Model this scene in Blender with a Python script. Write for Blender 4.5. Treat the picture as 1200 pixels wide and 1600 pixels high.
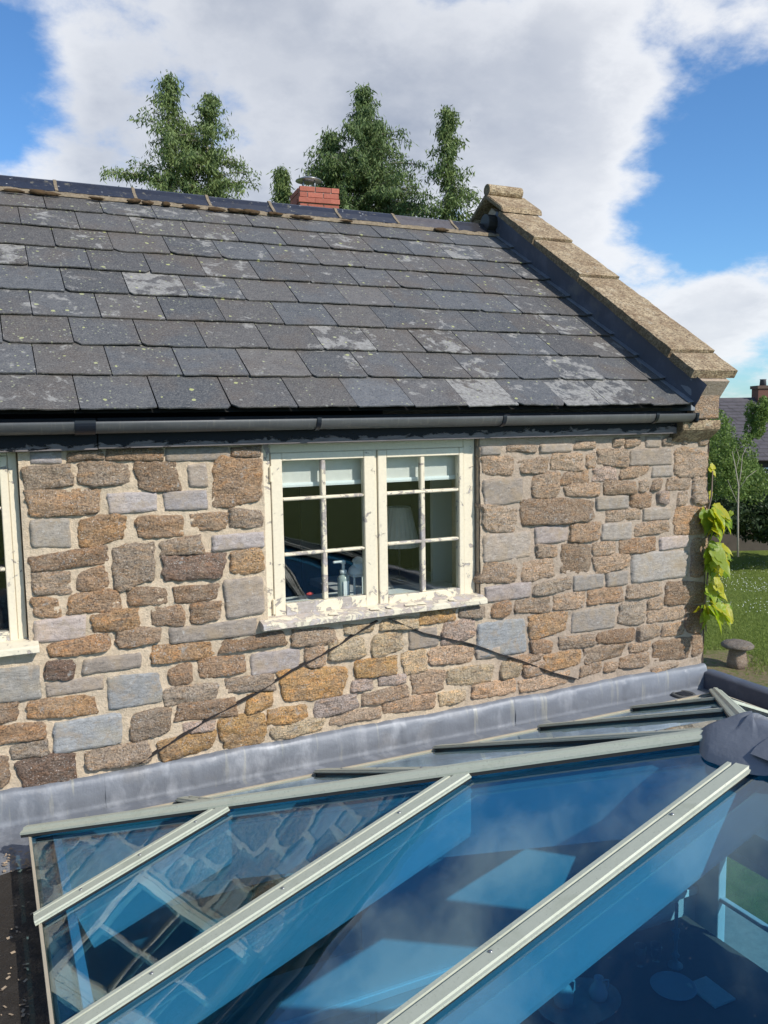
import bpy, bmesh, math, random
import numpy as np
from mathutils import Vector, Matrix, noise as mnoise

random.seed(7); rng = np.random.default_rng(7)
scene = bpy.context.scene
for o in list(bpy.data.objects): bpy.data.objects.remove(o)

# ------------------------------------------------------------------ camera
CZ = 4.75                                  # eye height above the lawn
FPX = 1319.17                              # focal length in pixels of a 1200 px wide frame
FW = np.array([0.42502736, 0.89871199, -0.10802083])
RT = np.array([0.9031996, -0.42895725, -0.01503863])
DN = np.array([-0.05985172, -0.09117254, -0.99403488])
CAM = np.array([0.0, 0.0, CZ])
cam_d = bpy.data.cameras.new("camera"); cam = bpy.data.objects.new("camera", cam_d)
scene.collection.objects.link(cam); scene.camera = cam
cam_d.sensor_fit = 'HORIZONTAL'; cam_d.sensor_width = 36.0; cam_d.lens = 36.0 * FPX / 1200.0
cam_d.clip_start = 0.05; cam_d.clip_end = 1500
cam.matrix_world = Matrix(((RT[0], -DN[0], -FW[0], 0), (RT[1], -DN[1], -FW[1], 0), (RT[2], -DN[2], -FW[2], CZ), (0, 0, 0, 1)))

def ray(x, y): return FW + (x - 600) / FPX * RT + (y - 800) / FPX * DN
def onY(x, y, Y): v = ray(x, y); return CAM + v * (Y / v[1])
def onX(x, y, X): v = ray(x, y); return CAM + v * (X / v[0])
def onZ(x, y, z): v = ray(x, y); return CAM + v * ((z - CZ) / v[2])
def deep(x, y, t): return CAM + ray(x, y) * t

# ------------------------------------------------------------------ node helper
class NT:
    def __init__(s, tree): s.t = tree; s.n = tree.nodes; s.l = tree.links
    def node(s, typ, **kw):
        n = s.n.new(typ)
        for k, v in kw.items(): setattr(n, k, v)
        return n
    def set(s, sock, v):
        if isinstance(v, bpy.types.NodeSocket): s.l.new(v, sock)
        elif v is not None: sock.default_value = v
    def math(s, op, a, b=None, c=None, clamp=False):
        n = s.node('ShaderNodeMath', operation=op); n.use_clamp = clamp
        s.set(n.inputs[0], a)
        if b is not None: s.set(n.inputs[1], b)
        if c is not None: s.set(n.inputs[2], c)
        return n.outputs[0]
    def vmath(s, op, a, b=None, out=0):
        n = s.node('ShaderNodeVectorMath', operation=op); s.set(n.inputs[0], a)
        if b is not None: s.set(n.inputs[1], b)
        return n.outputs[out]
    def scalev(s, v, xyz): return s.vmath('MULTIPLY', v, xyz)
    def noise(s, vec, scale, detail=4, rough=.55, dist=0, out=0):
        n = s.node('ShaderNodeTexNoise'); s.set(n.inputs['Vector'], vec); n.inputs['Scale'].default_value = scale
        n.inputs['Detail'].default_value = detail; n.inputs['Roughness'].default_value = rough; n.inputs['Distortion'].default_value = dist
        return n.outputs[out]
    def voro(s, vec, scale, feature='F1', out='Distance', rand=1):
        n = s.node('ShaderNodeTexVoronoi', feature=feature); s.set(n.inputs['Vector'], vec); n.inputs['Scale'].default_value = scale
        n.inputs['Randomness'].default_value = rand
        return n.outputs[out]
    def rng(s, v, a, b, c=0, d=1, smooth=False):
        n = s.node('ShaderNodeMapRange'); n.interpolation_type = 'SMOOTHSTEP' if smooth else 'LINEAR'
        s.set(n.inputs[0], v); s.set(n.inputs[1], a); s.set(n.inputs[2], b); s.set(n.inputs[3], c); s.set(n.inputs[4], d)
        return n.outputs[0]
    def mix(s, f, a, b, mode='MIX'):
        n = s.node('ShaderNodeMix', data_type='RGBA', blend_type=mode); n.clamp_factor = True
        s.set(n.inputs[0], f)
        def c(v): return (*v, 1) if isinstance(v, tuple) and len(v) == 3 else v
        s.set(n.inputs[6], c(a)); s.set(n.inputs[7], c(b)); return n.outputs[2]
    def bump(s, h, strength=.5, dist=.01, normal=None):
        n = s.node('ShaderNodeBump'); n.inputs['Strength'].default_value = strength; n.inputs['Distance'].default_value = dist
        s.set(n.inputs['Height'], h)
        if normal is not None: s.set(n.inputs['Normal'], normal)
        return n.outputs[0]

# ------------------------------------------------------------------ sky, sun, exposure
SUN = Vector((0.356, -0.712, 0.605)).normalized()      # direction towards the sun
world = bpy.data.worlds.new("World"); scene.world = world; world.use_nodes = True
w = NT(world.node_tree); w.n.clear()
sky = w.node('ShaderNodeTexSky'); sky.sky_type = 'NISHITA'; sky.sun_disc = False
sky.sun_elevation = math.asin(SUN.z); sky.sun_rotation = math.atan2(SUN.x, SUN.y)
sky.air_density = 1.0; sky.dust_density = 0.3; sky.ozone_density = 3.0
tc = w.node('ShaderNodeTexCoord'); D0 = w.vmath('NORMALIZE', tc.outputs['Generated'])
sx = w.node('ShaderNodeSeparateXYZ'); w.set(sx.inputs[0], D0)
zz = w.math('ADD', w.math('MAXIMUM', sx.outputs[2], 0.0), .38)
cv = w.vmath('DIVIDE', D0, None); dn = cv.node
cb = w.node('ShaderNodeCombineXYZ'); [w.set(cb.inputs[i], zz) for i in range(3)]; w.set(dn.inputs[1], cb.outputs[0])
n1 = w.noise(cv, 2.3, 10, .56, .12)
n2 = w.noise(w.vmath('ADD', cv, (3.1, 1.7, 5.2)), 7.0, 8, .62, .1)
def lump(px, py, r0, r1, amp):
    c = ray(px, py); c = c / np.linalg.norm(c)
    d = w.vmath('DOT_PRODUCT', D0, tuple(c), out=1)
    return w.rng(d, math.cos(math.radians(r1)), math.cos(math.radians(r0)), 0, amp, True)
def add(*a):
    r = a[0]
    for q in a[1:]: r = w.math('ADD', r, q)
    return r
bias = add(lump(380, 170, 4, 15, .34), lump(760, 150, 3, 11, .28), lump(880, 270, 2, 8, .26), lump(900, 120, 1, 6, .16), lump(600, 20, 2, 14, .22), lump(1075, 455, 1, 6, .24), lump(1180, 510, 1, 6, .28),
           lump(1150, 20, 0, 9, .30), lump(960, 30, 0, 6, .10), lump(1150, 240, 0, 3, .12), lump(70, 45, 0, 6, .10), lump(20, 60, 0, 3, -.10), lump(60, 255, 0, 5, .18),
           lump(1130, 270, 1, 8, -.34), lump(1000, 110, 0, 4, -.16), lump(10, 140, 0, 5, -.36), lump(1190, 130, 0, 6, -.2), lump(1050, 370, 0, 4, -.10))
dens = add(w.math('MULTIPLY', n1, 1.7), w.math('MULTIPLY', n2, .85), -.73, bias)
mask = w.rng(dens, .50, .88, 0, 1, True)
thick = w.math('ADD', w.rng(dens, .84, 1.2, 0, .40, True), w.math('MULTIPLY', add(lump(420, 190, 2, 15, .75), lump(720, 170, 1, 9, .45), lump(230, 260, 1, 7, .35)), w.rng(n1, .3, .65, .45, 1.05)), clamp=True)
n3 = w.noise(w.vmath('ADD', cv, (0.05, -0.07, 0.09)), 2.3, 10, .56, .12)
lit = w.rng(w.math('SUBTRACT', n1, n3), -.10, .12, 0, 1)
ccol = w.mix(thick, (1.04, 1.06, 1.10), (.43, .485, .60))
ccol = w.mix(w.math('MULTIPLY', lit, .45), ccol, (1.12, 1.13, 1.15))
skyc = w.mix(1.0, sky.outputs[0], (.66, .98, 1.25), 'MULTIPLY')
bg1 = w.node('ShaderNodeBackground'); w.set(bg1.inputs[0], skyc); bg1.inputs[1].default_value = 0.12
bg2 = w.node('ShaderNodeBackground'); w.set(bg2.inputs[0], ccol); bg2.inputs[1].default_value = 0.80
mx = w.node('ShaderNodeMixShader'); w.set(mx.inputs[0], w.math('MULTIPLY', mask, .93)); w.l.new(bg1.outputs[0], mx.inputs[1]); w.l.new(bg2.outputs[0], mx.inputs[2])
wo = w.node('ShaderNodeOutputWorld'); w.l.new(mx.outputs[0], wo.inputs[0])

sun_d = bpy.data.lights.new("sun", 'SUN'); sun_d.energy = 4.4; sun_d.angle = math.radians(.5); sun_d.color = (1, .95, .87)
sun = bpy.data.objects.new("sun", sun_d); scene.collection.objects.link(sun)
sun.rotation_euler = SUN.to_track_quat('Z', 'Y').to_euler(); sun.location = (5, -10, 20)
vs = scene.view_settings; vs.view_transform = 'Standard'; vs.look = 'None'; vs.gamma = 1; vs.exposure = 0.12; vs.use_curve_mapping = False

# ------------------------------------------------------------------ object helpers
COL = scene.collection
def link(o, parent=None):
    COL.objects.link(o)
    if parent is not None: o.parent = parent
    return o
def tag(o, label=None, cat=None, group=None, kind=None):
    if label: o['label'] = label
    if cat: o['category'] = cat
    if group: o['group'] = group
    if kind: o['kind'] = kind
    return o
def empty(name, label=None, cat=None, group=None, kind=None, parent=None, loc=(0, 0, 0)):
    o = bpy.data.objects.new(name, None); link(o, parent); o.location = loc; o.empty_display_size = .1
    return tag(o, label, cat, group, kind)
def mesh(name, V, Fc, mat, parent=None, smooth=False, color=None, kind=None):
    me = bpy.data.meshes.new(name); me.from_pydata([tuple(v) for v in V], [], [tuple(f) for f in Fc]); me.update()
    if smooth: me.polygons.foreach_set('use_smooth', [True] * len(me.polygons))
    o = bpy.data.objects.new(name, me); me.materials.append(mat); link(o, parent)
    if color: o.color = color
    if kind: o['kind'] = kind
    return o
def from_bm(name, bm, mat, parent=None, smooth=False, color=None, kind=None):
    me = bpy.data.meshes.new(name); bm.normal_update(); bm.to_mesh(me); bm.free()
    if smooth: me.polygons.foreach_set('use_smooth', [True] * len(me.polygons))
    o = bpy.data.objects.new(name, me); me.materials.append(mat); link(o, parent)
    if color: o.color = color
    if kind: o['kind'] = kind
    return o
def bmbox(bm, lo, hi, bev=0, M=None, jit=0):
    lo = Vector(lo); hi = Vector(hi); c = (lo + hi) / 2; s = hi - lo
    r = bmesh.ops.create_cube(bm, size=1.0)['verts']
    for v in r:
        v.co = Vector((v.co.x * s.x, v.co.y * s.y, v.co.z * s.z)) + c
        if jit: v.co += Vector((random.uniform(-jit, jit), random.uniform(-jit, jit), random.uniform(-jit, jit)))
    if bev:
        es = {e for v in r for e in v.link_edges}
        g = bmesh.ops.bevel(bm, geom=list(es), offset=bev, segments=1, affect='EDGES')
        if M is not None:
            vv = {v for f in g['faces'] for v in f.verts}
            for v in vv: v.co = M @ v.co
    elif M is not None:
        for v in r: v.co = M @ v.co
def box(name, lo, hi, mat, parent=None, bev=0, M=None, color=None, jit=0):
    bm = bmesh.new(); bmbox(bm, lo, hi, bev, M, jit); return from_bm(name, bm, mat, parent, color=color)
def boxes(name, L, mat, parent=None, bev=0, color=None, kind=None):
    bm = bmesh.new()
    for lo, hi in L: bmbox(bm, lo, hi, bev)
    return from_bm(name, bm, mat, parent, color=color, kind=kind)
def frame_of(p0, p1, up=(0, 0, 1)):
    p0 = Vector(p0); p1 = Vector(p1); d = (p1 - p0).normalized(); s = d.cross(Vector(up)).normalized(); u = s.cross(d)
    return p0, p1, d, s, u
def extrude(name, prof, p0, p1, mat, parent=None, up=(0, 0, 1), smooth=False, color=None):
    p0, p1, d, s, u = frame_of(p0, p1, up); V = []; n = len(prof)
    for p in (p0, p1):
        for a, b in prof: V.append(p + s * a + u * b)
    Fc = [(i, (i + 1) % n, n + (i + 1) % n, n + i) for i in range(n)] + [tuple(range(n - 1, -1, -1)), tuple(range(n, 2 * n))]
    o = mesh(name, V, Fc, mat, parent, smooth, color)
    return o
def lathe(name, prof, c, mat, parent=None, n=20, axis='Z', smooth=True, color=None):
    V = []; Fc = []; c = Vector(c)
    for r, z in prof:
        for k in range(n):
            a = 2 * math.pi * k / n
            V.append(c + Vector((r * math.cos(a), r * math.sin(a), z)))
    for i in range(len(prof) - 1):
        for k in range(n):
            Fc.append((i * n + k, i * n + (k + 1) % n, (i + 1) * n + (k + 1) % n, (i + 1) * n + k))
    Fc.append(tuple(range(n - 1, -1, -1))); Fc.append(tuple(range((len(prof) - 1) * n, len(prof) * n)))
    return mesh(name, V, Fc, mat, parent, smooth, color)
def tube(name, pts, rads, mat, parent=None, n=8, kind=None):
    V = []; Fc = []; pts = [Vector(p) for p in pts]
    if not hasattr(rads, '__len__'): rads = [rads] * len(pts)
    for i, p in enumerate(pts):
        d = (pts[min(i + 1, len(pts) - 1)] - pts[max(i - 1, 0)]).normalized()
        a = d.orthogonal().normalized() if abs(d.z) > .9 else d.cross(Vector((0, 0, 1))).normalized()
        if i and a.dot(pa) < 0: a = -a
        pa = a; b = d.cross(a)
        for k in range(n):
            t = 2 * math.pi * k / n; V.append(p + (a * math.cos(t) + b * math.sin(t)) * rads[i])
    for i in range(len(pts) - 1):
        for k in range(n): Fc.append((i * n + k, i * n + (k + 1) % n, (i + 1) * n + (k + 1) % n, (i + 1) * n + k))
    Fc.append(tuple(range(n - 1, -1, -1))); Fc.append(tuple(range((len(pts) - 1) * n, len(pts) * n)))
    return mesh(name, V, Fc, mat, parent, True, kind=kind)
def quads_np(name, V, mat, parent=None, kind=None, tri=False):
    """V: (n,4,3) or (n,3,3) array of faces"""
    k = V.shape[1]; n = V.shape[0]; me = bpy.data.meshes.new(name)
    me.vertices.add(n * k); me.vertices.foreach_set('co', V.reshape(-1).astype(np.float32))
    me.loops.add(n * k); me.loops.foreach_set('vertex_index', np.arange(n * k, dtype=np.int32))
    me.polygons.add(n); me.polygons.foreach_set('loop_start', np.arange(n, dtype=np.int32) * k)
    me.update(calc_edges=True); me.materials.append(mat)
    o = bpy.data.objects.new(name, me); link(o, parent)
    if kind: o['kind'] = kind
    return o
def fbm(x, y, z=0, s=1.0, o=4): return mnoise.fractal(Vector((x * s, y * s, z * s)), 1.0, 2.0, o, noise_basis='PERLIN_ORIGINAL')

# ------------------------------------------------------------------ materials
def material(name, fn, **kw):
    m = bpy.data.materials.new(name); m.use_nodes = True; t = NT(m.node_tree); t.n.clear()
    p = t.node('ShaderNodeBsdfPrincipled'); out = t.node('ShaderNodeOutputMaterial'); t.l.new(p.outputs[0], out.inputs[0])
    tcn = t.node('ShaderNodeTexCoord'); t.co = tcn.outputs['Object']
    oi = t.node('ShaderNodeObjectInfo'); t.oc = oi.outputs['Color']; t.oa = oi.outputs['Alpha']; t.orr = oi.outputs['Random']
    t.p = p; t.out = out
    def S(k, v): t.set(p.inputs[k], (*v, 1) if isinstance(v, tuple) and len(v) == 3 else v)
    t.S = S; fn(t, **kw); return m

def m_stone(t):
    co = t.co
    a = t.noise(co, 9, 4, .6, .6); b = t.noise(co, 46, 7, .74); c = t.noise(co, 110, 4, .7); d = t.noise(t.scalev(co, (1, 1, 3.0)), 16, 5, .65, .8)
    col = t.mix(t.rng(a, .42, .66), t.oc, t.mix(.5, t.oc, (.30, .25, .205)))
    col = t.mix(t.rng(d, .5, .68, 0, .55), col, t.mix(1, t.oc, (1.35, 1.0, .62), 'MULTIPLY'))
    col = t.mix(1, col, t.mix(b, (.22, .20, .19), (2.0, 1.98, 1.95)), 'MULTIPLY')
    col = t.mix(t.rng(c, .34, .52, .75, 0), col, (.055, .045, .04))
    v = t.voro(co, 95); sp = t.math('MULTIPLY', t.rng(v, .10, .28, 1, 0), t.rng(t.noise(co, 22, 3), .42, .54))
    col = t.mix(t.math('MULTIPLY', sp, .85), col, (.74, .69, .62))
    lich = t.math('MULTIPLY', t.rng(t.noise(co, 30, 5, .7), .58, .66), t.rng(t.noise(co, 5, 3), .45, .6))
    col = t.mix(t.math('MULTIPLY', lich, .7), col, (.5, .49, .46))
    pale = t.math('MULTIPLY', t.rng(t.noise(co, 6.5, 5, .7, .7), .53, .68), .50); col = t.mix(pale, col, t.mix(b, (.30, .22, .155), (.64, .52, .39)))
    t.S('Base Color', col); t.S('Roughness', .92); t.S('Specular IOR Level', .2)
    h = t.math('ADD', t.math('MULTIPLY', b, 1.0), t.math('ADD', t.math('MULTIPLY', c, .45), t.math('MULTIPLY', d, .6)))
    t.S('Normal', t.bump(h, 1.0, .026))
def m_slatestone(t):
    co = t.co
    b = t.noise(t.scalev(co, (1, 1, 2.5)), 30, 6, .65); c = t.noise(co, 130, 4, .6); a = t.noise(co, 8, 4, .6)
    col = t.mix(1, t.oc, t.mix(b, (.35, .34, .33), (1.7, 1.68, 1.66)), 'MULTIPLY')
    col = t.mix(t.rng(a, .5, .7, 0, .6), col, t.mix(1, t.oc, (1.2, 1.02, .74), 'MULTIPLY'))
    col = t.mix(t.rng(c, .3, .45, .6, 0), col, (.10, .09, .085))
    col = t.mix(t.math('MULTIPLY', t.rng(t.noise(co, 11, 6, .7, .5), .5, .62), .55), col, (.33, .255, .175)); col = t.mix(t.rng(t.noise(co, 45, 5, .7), .6, .68, 0, .5), col, (.5, .48, .45))
    t.S('Base Color', col); t.S('Roughness', .85); t.S('Specular IOR Level', .25)
    t.S('Normal', t.bump(t.math('ADD', b, t.math('MULTIPLY', c, .4)), .8, .006))
def m_mortar(t):
    co = t.co; a = t.noise(co, 3, 5, .6); b = t.noise(co, 60, 6, .7); c = t.noise(co, 200, 3, .6)
    sx = t.node('ShaderNodeSeparateXYZ'); t.set(sx.inputs[0], co)
    right = t.rng(t.math('ADD', sx.outputs[0], t.math('MULTIPLY', a, .7)), 2.6, 3.1, 0, 1, True)
    col = t.mix(a, (.56, .44, .31), (.68, .55, .40)); col = t.mix(t.rng(t.noise(co, 7, 4), .5, .65, 0, .6), col, (.42, .35, .26))
    col = t.mix(right, col, (.44, .35, .27))
    col = t.mix(1, col, t.mix(b, (.55, .55, .54), (1.35, 1.35, 1.35)), 'MULTIPLY')
    col = t.mix(t.rng(c, .62, .7, 0, .5), col, (.6, .56, .5))
    t.S('Base Color', col); t.S('Roughness', .95); t.S('Specular IOR Level', .1)
    t.S('Normal', t.bump(t.math('ADD', b, t.math('MULTIPLY', c, .5)), .9, .010))
def m_slate(t):
    co = t.co; a = t.noise(co, 3.0, 4, .6); b = t.noise(co, 22, 6, .68); c = t.noise(co, 90, 4, .65)
    col = t.mix(1, t.oc, t.mix(b, (.45, .45, .46), (1.6, 1.58, 1.55)), 'MULTIPLY')
    col = t.mix(t.rng(a, .48, .66, 0, .75), col, (.105, .082, .064))
    col = t.mix(t.rng(t.noise(co, 130, 3, .7), .50, .60, 0, .55), col, (.20, .19, .17))
    col = t.mix(t.rng(t.noise(co, 260, 2, .6), .52, .68, 0, .55), col, (.17, .165, .155))
    col = t.mix(t.rng(c, .36, .46, .5, 0), col, (.03, .03, .032))
    # pale lichen crust, amount from the object
    ln = t.math('ADD', t.noise(co, 9, 7, .68, .4), t.math('MULTIPLY', t.oa, .26))
    cr = t.rng(ln, .665, .72); crc = t.mix(t.noise(co, 40, 4), (.17, .16, .145), (.38, .365, .335))
    col = t.mix(t.math('MULTIPLY', cr, t.rng(t.noise(co, 55, 4, .7), .38, .55, .45, 1.0)), col, crc)
    # yellow round lichen
    sx = t.node('ShaderNodeSeparateXYZ'); t.set(sx.inputs[0], co)
    dens = t.rng(t.math('ADD', sx.outputs[0], t.math('MULTIPLY', sx.outputs[2], -1.3)), -6.9, -3.2, 1.0, .34)
    v = t.node('ShaderNodeTexVoronoi'); t.set(v.inputs['Vector'], t.vmath('ADD', co, t.scalev(t.noise(co, 30, 2, out=1), (.02, .02, .02)))); v.inputs['Scale'].default_value = 13
    sr = t.node('ShaderNodeSeparateXYZ'); t.set(sr.inputs[0], v.outputs['Color'])
    rad = t.rng(sr.outputs[0], .0, 1, .04, .16)
    ok = t.math('LESS_THAN', sr.outputs[1], dens); sp = t.math('MULTIPLY', ok, t.math('LESS_THAN', v.outputs['Distance'], rad))
    yc = t.mix(sr.outputs[2], (.44, .45, .17), (.36, .37, .22)); col = t.mix(t.math('MULTIPLY', sp, .8), col, yc)
    v2 = t.node('ShaderNodeTexVoronoi'); t.set(v2.inputs['Vector'], co); v2.inputs['Scale'].default_value = 38
    s2 = t.node('ShaderNodeSeparateXYZ'); t.set(s2.inputs[0], v2.outputs['Color'])
    ok2 = t.math('MULTIPLY', t.math('LESS_THAN', s2.outputs[0], t.math('MULTIPLY', dens, .55)), t.math('LESS_THAN', v2.outputs['Distance'], .2))
    ok2 = t.math('MULTIPLY', ok2, t.rng(t.noise(co, 4, 3), .42, .54))
    col = t.mix(t.math('MULTIPLY', ok2, .75), col, (.34, .35, .22))
    v3 = t.node('ShaderNodeTexVoronoi'); t.set(v3.inputs['Vector'], t.vmath('ADD', co, t.scalev(t.noise(co, 60, 2, out=1), (.012, .012, .012)))); v3.inputs['Scale'].default_value = 24
    s3 = t.node('ShaderNodeSeparateXYZ'); t.set(s3.inputs[0], v3.outputs['Color'])
    wr = t.rng(s3.outputs[0], 0, 1, .06, .22); wk = t.math('MULTIPLY', t.math('LESS_THAN', v3.outputs['Distance'], wr), t.math('LESS_THAN', s3.outputs[1], t.rng(t.noise(co, 2.2, 4, .6), .44, .66, .02, .55)))
    col = t.mix(t.math('MULTIPLY', wk, .6), col, (.33, .325, .29))
    t.S('Base Color', col); t.S('Roughness', t.rng(b, .3, .7, .5, .75)); t.S('Specular IOR Level', .42)
    t.S('Normal', t.bump(t.math('ADD', b, t.math('MULTIPLY', c, .35)), .55, .006))
def m_coping(t):
    co = t.co; a = t.noise(co, 7, 5, .65); b = t.noise(co, 45, 6, .72); c = t.noise(t.scalev(co, (.6, 1, 1)), 90, 4, .7)
    col = t.mix(t.rng(a, .35, .65), (.38, .27, .17), (.60, .475, .32)); col = t.mix(1, col, t.mix(b, (.4, .4, .38), (1.55, 1.55, 1.5)), 'MULTIPLY')
    col = t.mix(t.rng(c, .40, .52, .75, 0), col, (.11, .075, .05)); col = t.mix(t.rng(t.noise(co, 20, 5, .7), .50, .62, 0, .6), col, (.20, .13, .085)); col = t.mix(t.rng(t.noise(co, 14, 5, .7), .6, .7, 0, .5), col, (.5, .46, .38))
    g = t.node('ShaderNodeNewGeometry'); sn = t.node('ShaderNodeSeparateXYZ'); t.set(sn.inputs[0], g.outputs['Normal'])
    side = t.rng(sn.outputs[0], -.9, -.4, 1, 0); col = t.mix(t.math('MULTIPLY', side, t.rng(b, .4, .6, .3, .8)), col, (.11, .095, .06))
    t.S('Base Color', col); t.S('Roughness', .95); t.S('Specular IOR Level', .15); t.S('Normal', t.bump(t.math('ADD', b, c), 1, .014))
def m_lead(t, dark=False):
    co = t.co; a = t.noise(t.scalev(co, (1, 1, .35)), 6, 5, .6, .5); b = t.noise(t.scalev(co, (1.6, 1, .8)), 6, 4, .6); c = t.noise(co, 60, 4, .6)
    if dark: c0, c1, c2 = (.055, .062, .08), (.09, .10, .13), (.14, .15, .19)
    else: c0, c1, c2 = (.12, .13, .148), (.22, .235, .26), (.40, .41, .43)
    col = t.mix(a, c0, c1); col = t.mix(t.rng(b, .50, .72, 0, .6), col, c2); col = t.mix(t.rng(t.noise(co, 4, 4), .6, .72, 0, .5), col, (.20, .19, .18))
    if not dark:
        col = t.mix(t.math('MULTIPLY', t.rng(t.noise(t.scalev(co, (9, 1, .8)), 3, 3), .60, .72), .5), col, (.42, .40, .30))
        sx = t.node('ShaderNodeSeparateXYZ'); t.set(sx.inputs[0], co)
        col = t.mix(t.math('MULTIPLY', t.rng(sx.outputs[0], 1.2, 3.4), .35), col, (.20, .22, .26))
    t.S('Base Color', col); t.S('Metallic', .15); t.S('Roughness', t.rng(a, .3, .7, .42, .62))
    t.S('Normal', t.bump(t.math('ADD', a, t.math('MULTIPLY', c, .25)), .5, .012))
def m_paint(t, base=(.76, .67, .50), wood=(.36, .315, .28), bias=0.0, per=True):
    co = t.co; a = t.noise(co, 13, 7, .7, .6); s = t.noise(t.scalev(co, (1, 1, 1)), 80, 4, .6); st = t.noise(t.scalev(co, (.25, 1, 1)), 130, 3, .6)
    th = t.math('ADD', a, t.math('MULTIPLY', t.oa, .22)) if per else a
    pe = t.rng(th, .68 - bias, .695 - bias); wc = t.mix(st, tuple(x * .55 for x in wood), tuple(min(1, x * 1.5) for x in wood))
    wc = t.mix(t.rng(t.noise(co, 24, 4), .5, .62), wc, (.46, .42, .40))
    pc = t.mix(t.rng(s, .3, .7), tuple(x * .90 for x in base), base); edge = t.math('MULTIPLY', t.rng(th, .645 - bias, .68 - bias), .35)
    pc = t.mix(edge, pc, (.5, .44, .34)); sm = t.voro(co, 70); pc = t.mix(t.math('MULTIPLY', t.rng(sm, .05, .09, 1, 0), t.rng(t.noise(co, 9), .55, .6)), pc, (.2, .17, .12))
    t.S('Base Color', t.mix(pe, pc, wc)); t.S('Roughness', t.mix(pe, (.45, .45, .45), (.9, .9, .9)))
    h = t.math('ADD', t.rng(pe, 0, 1, 1, 0), t.math('MULTIPLY', st, .2)); t.S('Normal', t.bump(h, .8, .003))
def m_fascia(t):
    co = t.co; sx = t.node('ShaderNodeSeparateXYZ'); t.set(sx.inputs[0], co)
    n = t.noise(t.scalev(co, (.35, 1, 1)), 24, 7, .72, .6); z = t.rng(sx.outputs[2], CZ - .112, CZ - .055, .27, -.12)
    xr = t.rng(sx.outputs[0], .3, 2.8, 0, .10)
    pe = t.rng(t.math('ADD', t.math('ADD', n, z), xr), .60, .63); wd = t.noise(t.scalev(co, (.15, 1, 1)), 110, 3, .6)
    col = t.mix(pe, (.012, .013, .017), t.mix(wd, (.08, .065, .06), (.27, .24, .235))); t.S('Base Color', col); t.S('Roughness', t.mix(pe, (.5, .5, .5), (.9, .9, .9))); t.S('Specular IOR Level', .15)
    t.S('Normal', t.bump(t.math('ADD', t.rng(pe, 0, 1, 1, 0), t.math('MULTIPLY', wd, .3)), .9, .004))
def m_plain(t, c=(.5, .5, .5), r=.5, met=0, nz=.15, sc=20, bump=.1, spec=.5):
    b = t.noise(t.co, sc, 5, .6)
    t.S('Base Color', t.mix(b, tuple(x * (1 - nz) for x in c), tuple(min(1, x * (1 + nz)) for x in c))); t.S('Roughness', r); t.S('Metallic', met); t.S('Specular IOR Level', spec)
    if bump: t.S('Normal', t.bump(b, bump, .004))
def m_objcol(t, r=.6, nz=.2, sc=20, bump=.2, spec=.4):
    b = t.noise(t.co, sc, 5, .65)
    t.S('Base Color', t.mix(1, t.oc, t.mix(b, (1 - nz,) * 3, (1 + nz,) * 3), 'MULTIPLY')); t.S('Roughness', r); t.S('Specular IOR Level', spec)
    if bump: t.S('Normal', t.bump(b, bump, .004))
def m_glass(t, tint=(.8, .9, .95), f0=.05, rough=.0, refl=(1, 1, 1), dirt=0.0, pw=4.4):
    t.n.remove(t.p)
    tr = t.node('ShaderNodeBsdfTransparent'); t.set(tr.inputs[0], (*tint, 1))
    gl = t.node('ShaderNodeBsdfGlossy'); t.set(gl.inputs[0], (*refl, 1)); gl.inputs['Roughness'].default_value = rough
    ge = t.node('ShaderNodeNewGeometry'); cs = t.math('ABSOLUTE', t.vmath('DOT_PRODUCT', ge.outputs['Normal'], ge.outputs['Incoming'], out=1))
    sch = t.math('POWER', t.math('SUBTRACT', 1.0, cs, clamp=True), pw)
    wv = t.noise(t.co, 2.2, 2, .5); nb = t.bump(wv, .05, .05); t.set(gl.inputs['Normal'], nb)
    f = t.math('ADD', t.math('MULTIPLY', sch, 1 - f0), f0, clamp=True)
    m = t.node('ShaderNodeMixShader'); t.set(m.inputs[0], f); t.l.new(tr.outputs[0], m.inputs[1]); t.l.new(gl.outputs[0], m.inputs[2]); o = m
    if dirt:
        df = t.node('ShaderNodeBsdfDiffuse'); t.set(df.inputs[0], (.45, .47, .44, 1)); m2 = t.node('ShaderNodeMixShader')
        dd = t.math('ADD', t.rng(t.noise(t.co, 3.2, 6, .7, .5), .52, .8, 0.0, dirt), t.rng(t.noise(t.co, 70, 3, .6), .68, .76, 0, dirt * 2.2))
        t.set(m2.inputs[0], dd); t.l.new(m.outputs[0], m2.inputs[1]); t.l.new(df.outputs[0], m2.inputs[2]); o = m2
    t.l.new(o.outputs[0], t.out.inputs[0])
def m_leaf(t, c0=(.03, .06, .02), c1=(.08, .13, .035), tr=.25, rough=.55, sc=2.5, pos=True):
    g = t.node('ShaderNodeNewGeometry'); r = g.outputs['Random Per Island']
    n = t.noise(t.co, sc, 3)
    col = t.mix(t.math('ADD', t.math('MULTIPLY', r, .65), t.math('MULTIPLY', n, .35)), c0, c1); t.S('Base Color', col); t.S('Roughness', rough); t.S('Specular IOR Level', .3)
    tl = t.node('ShaderNodeBsdfTranslucent'); t.set(tl.inputs[0], t.mix(.5, col, c1)); m = t.node('ShaderNodeMixShader'); m.inputs[0].default_value = tr
    t.l.new(t.p.outputs[0], m.inputs[1]); t.l.new(tl.outputs[0], m.inputs[2]); t.l.new(m.outputs[0], t.out.inputs[0])
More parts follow.
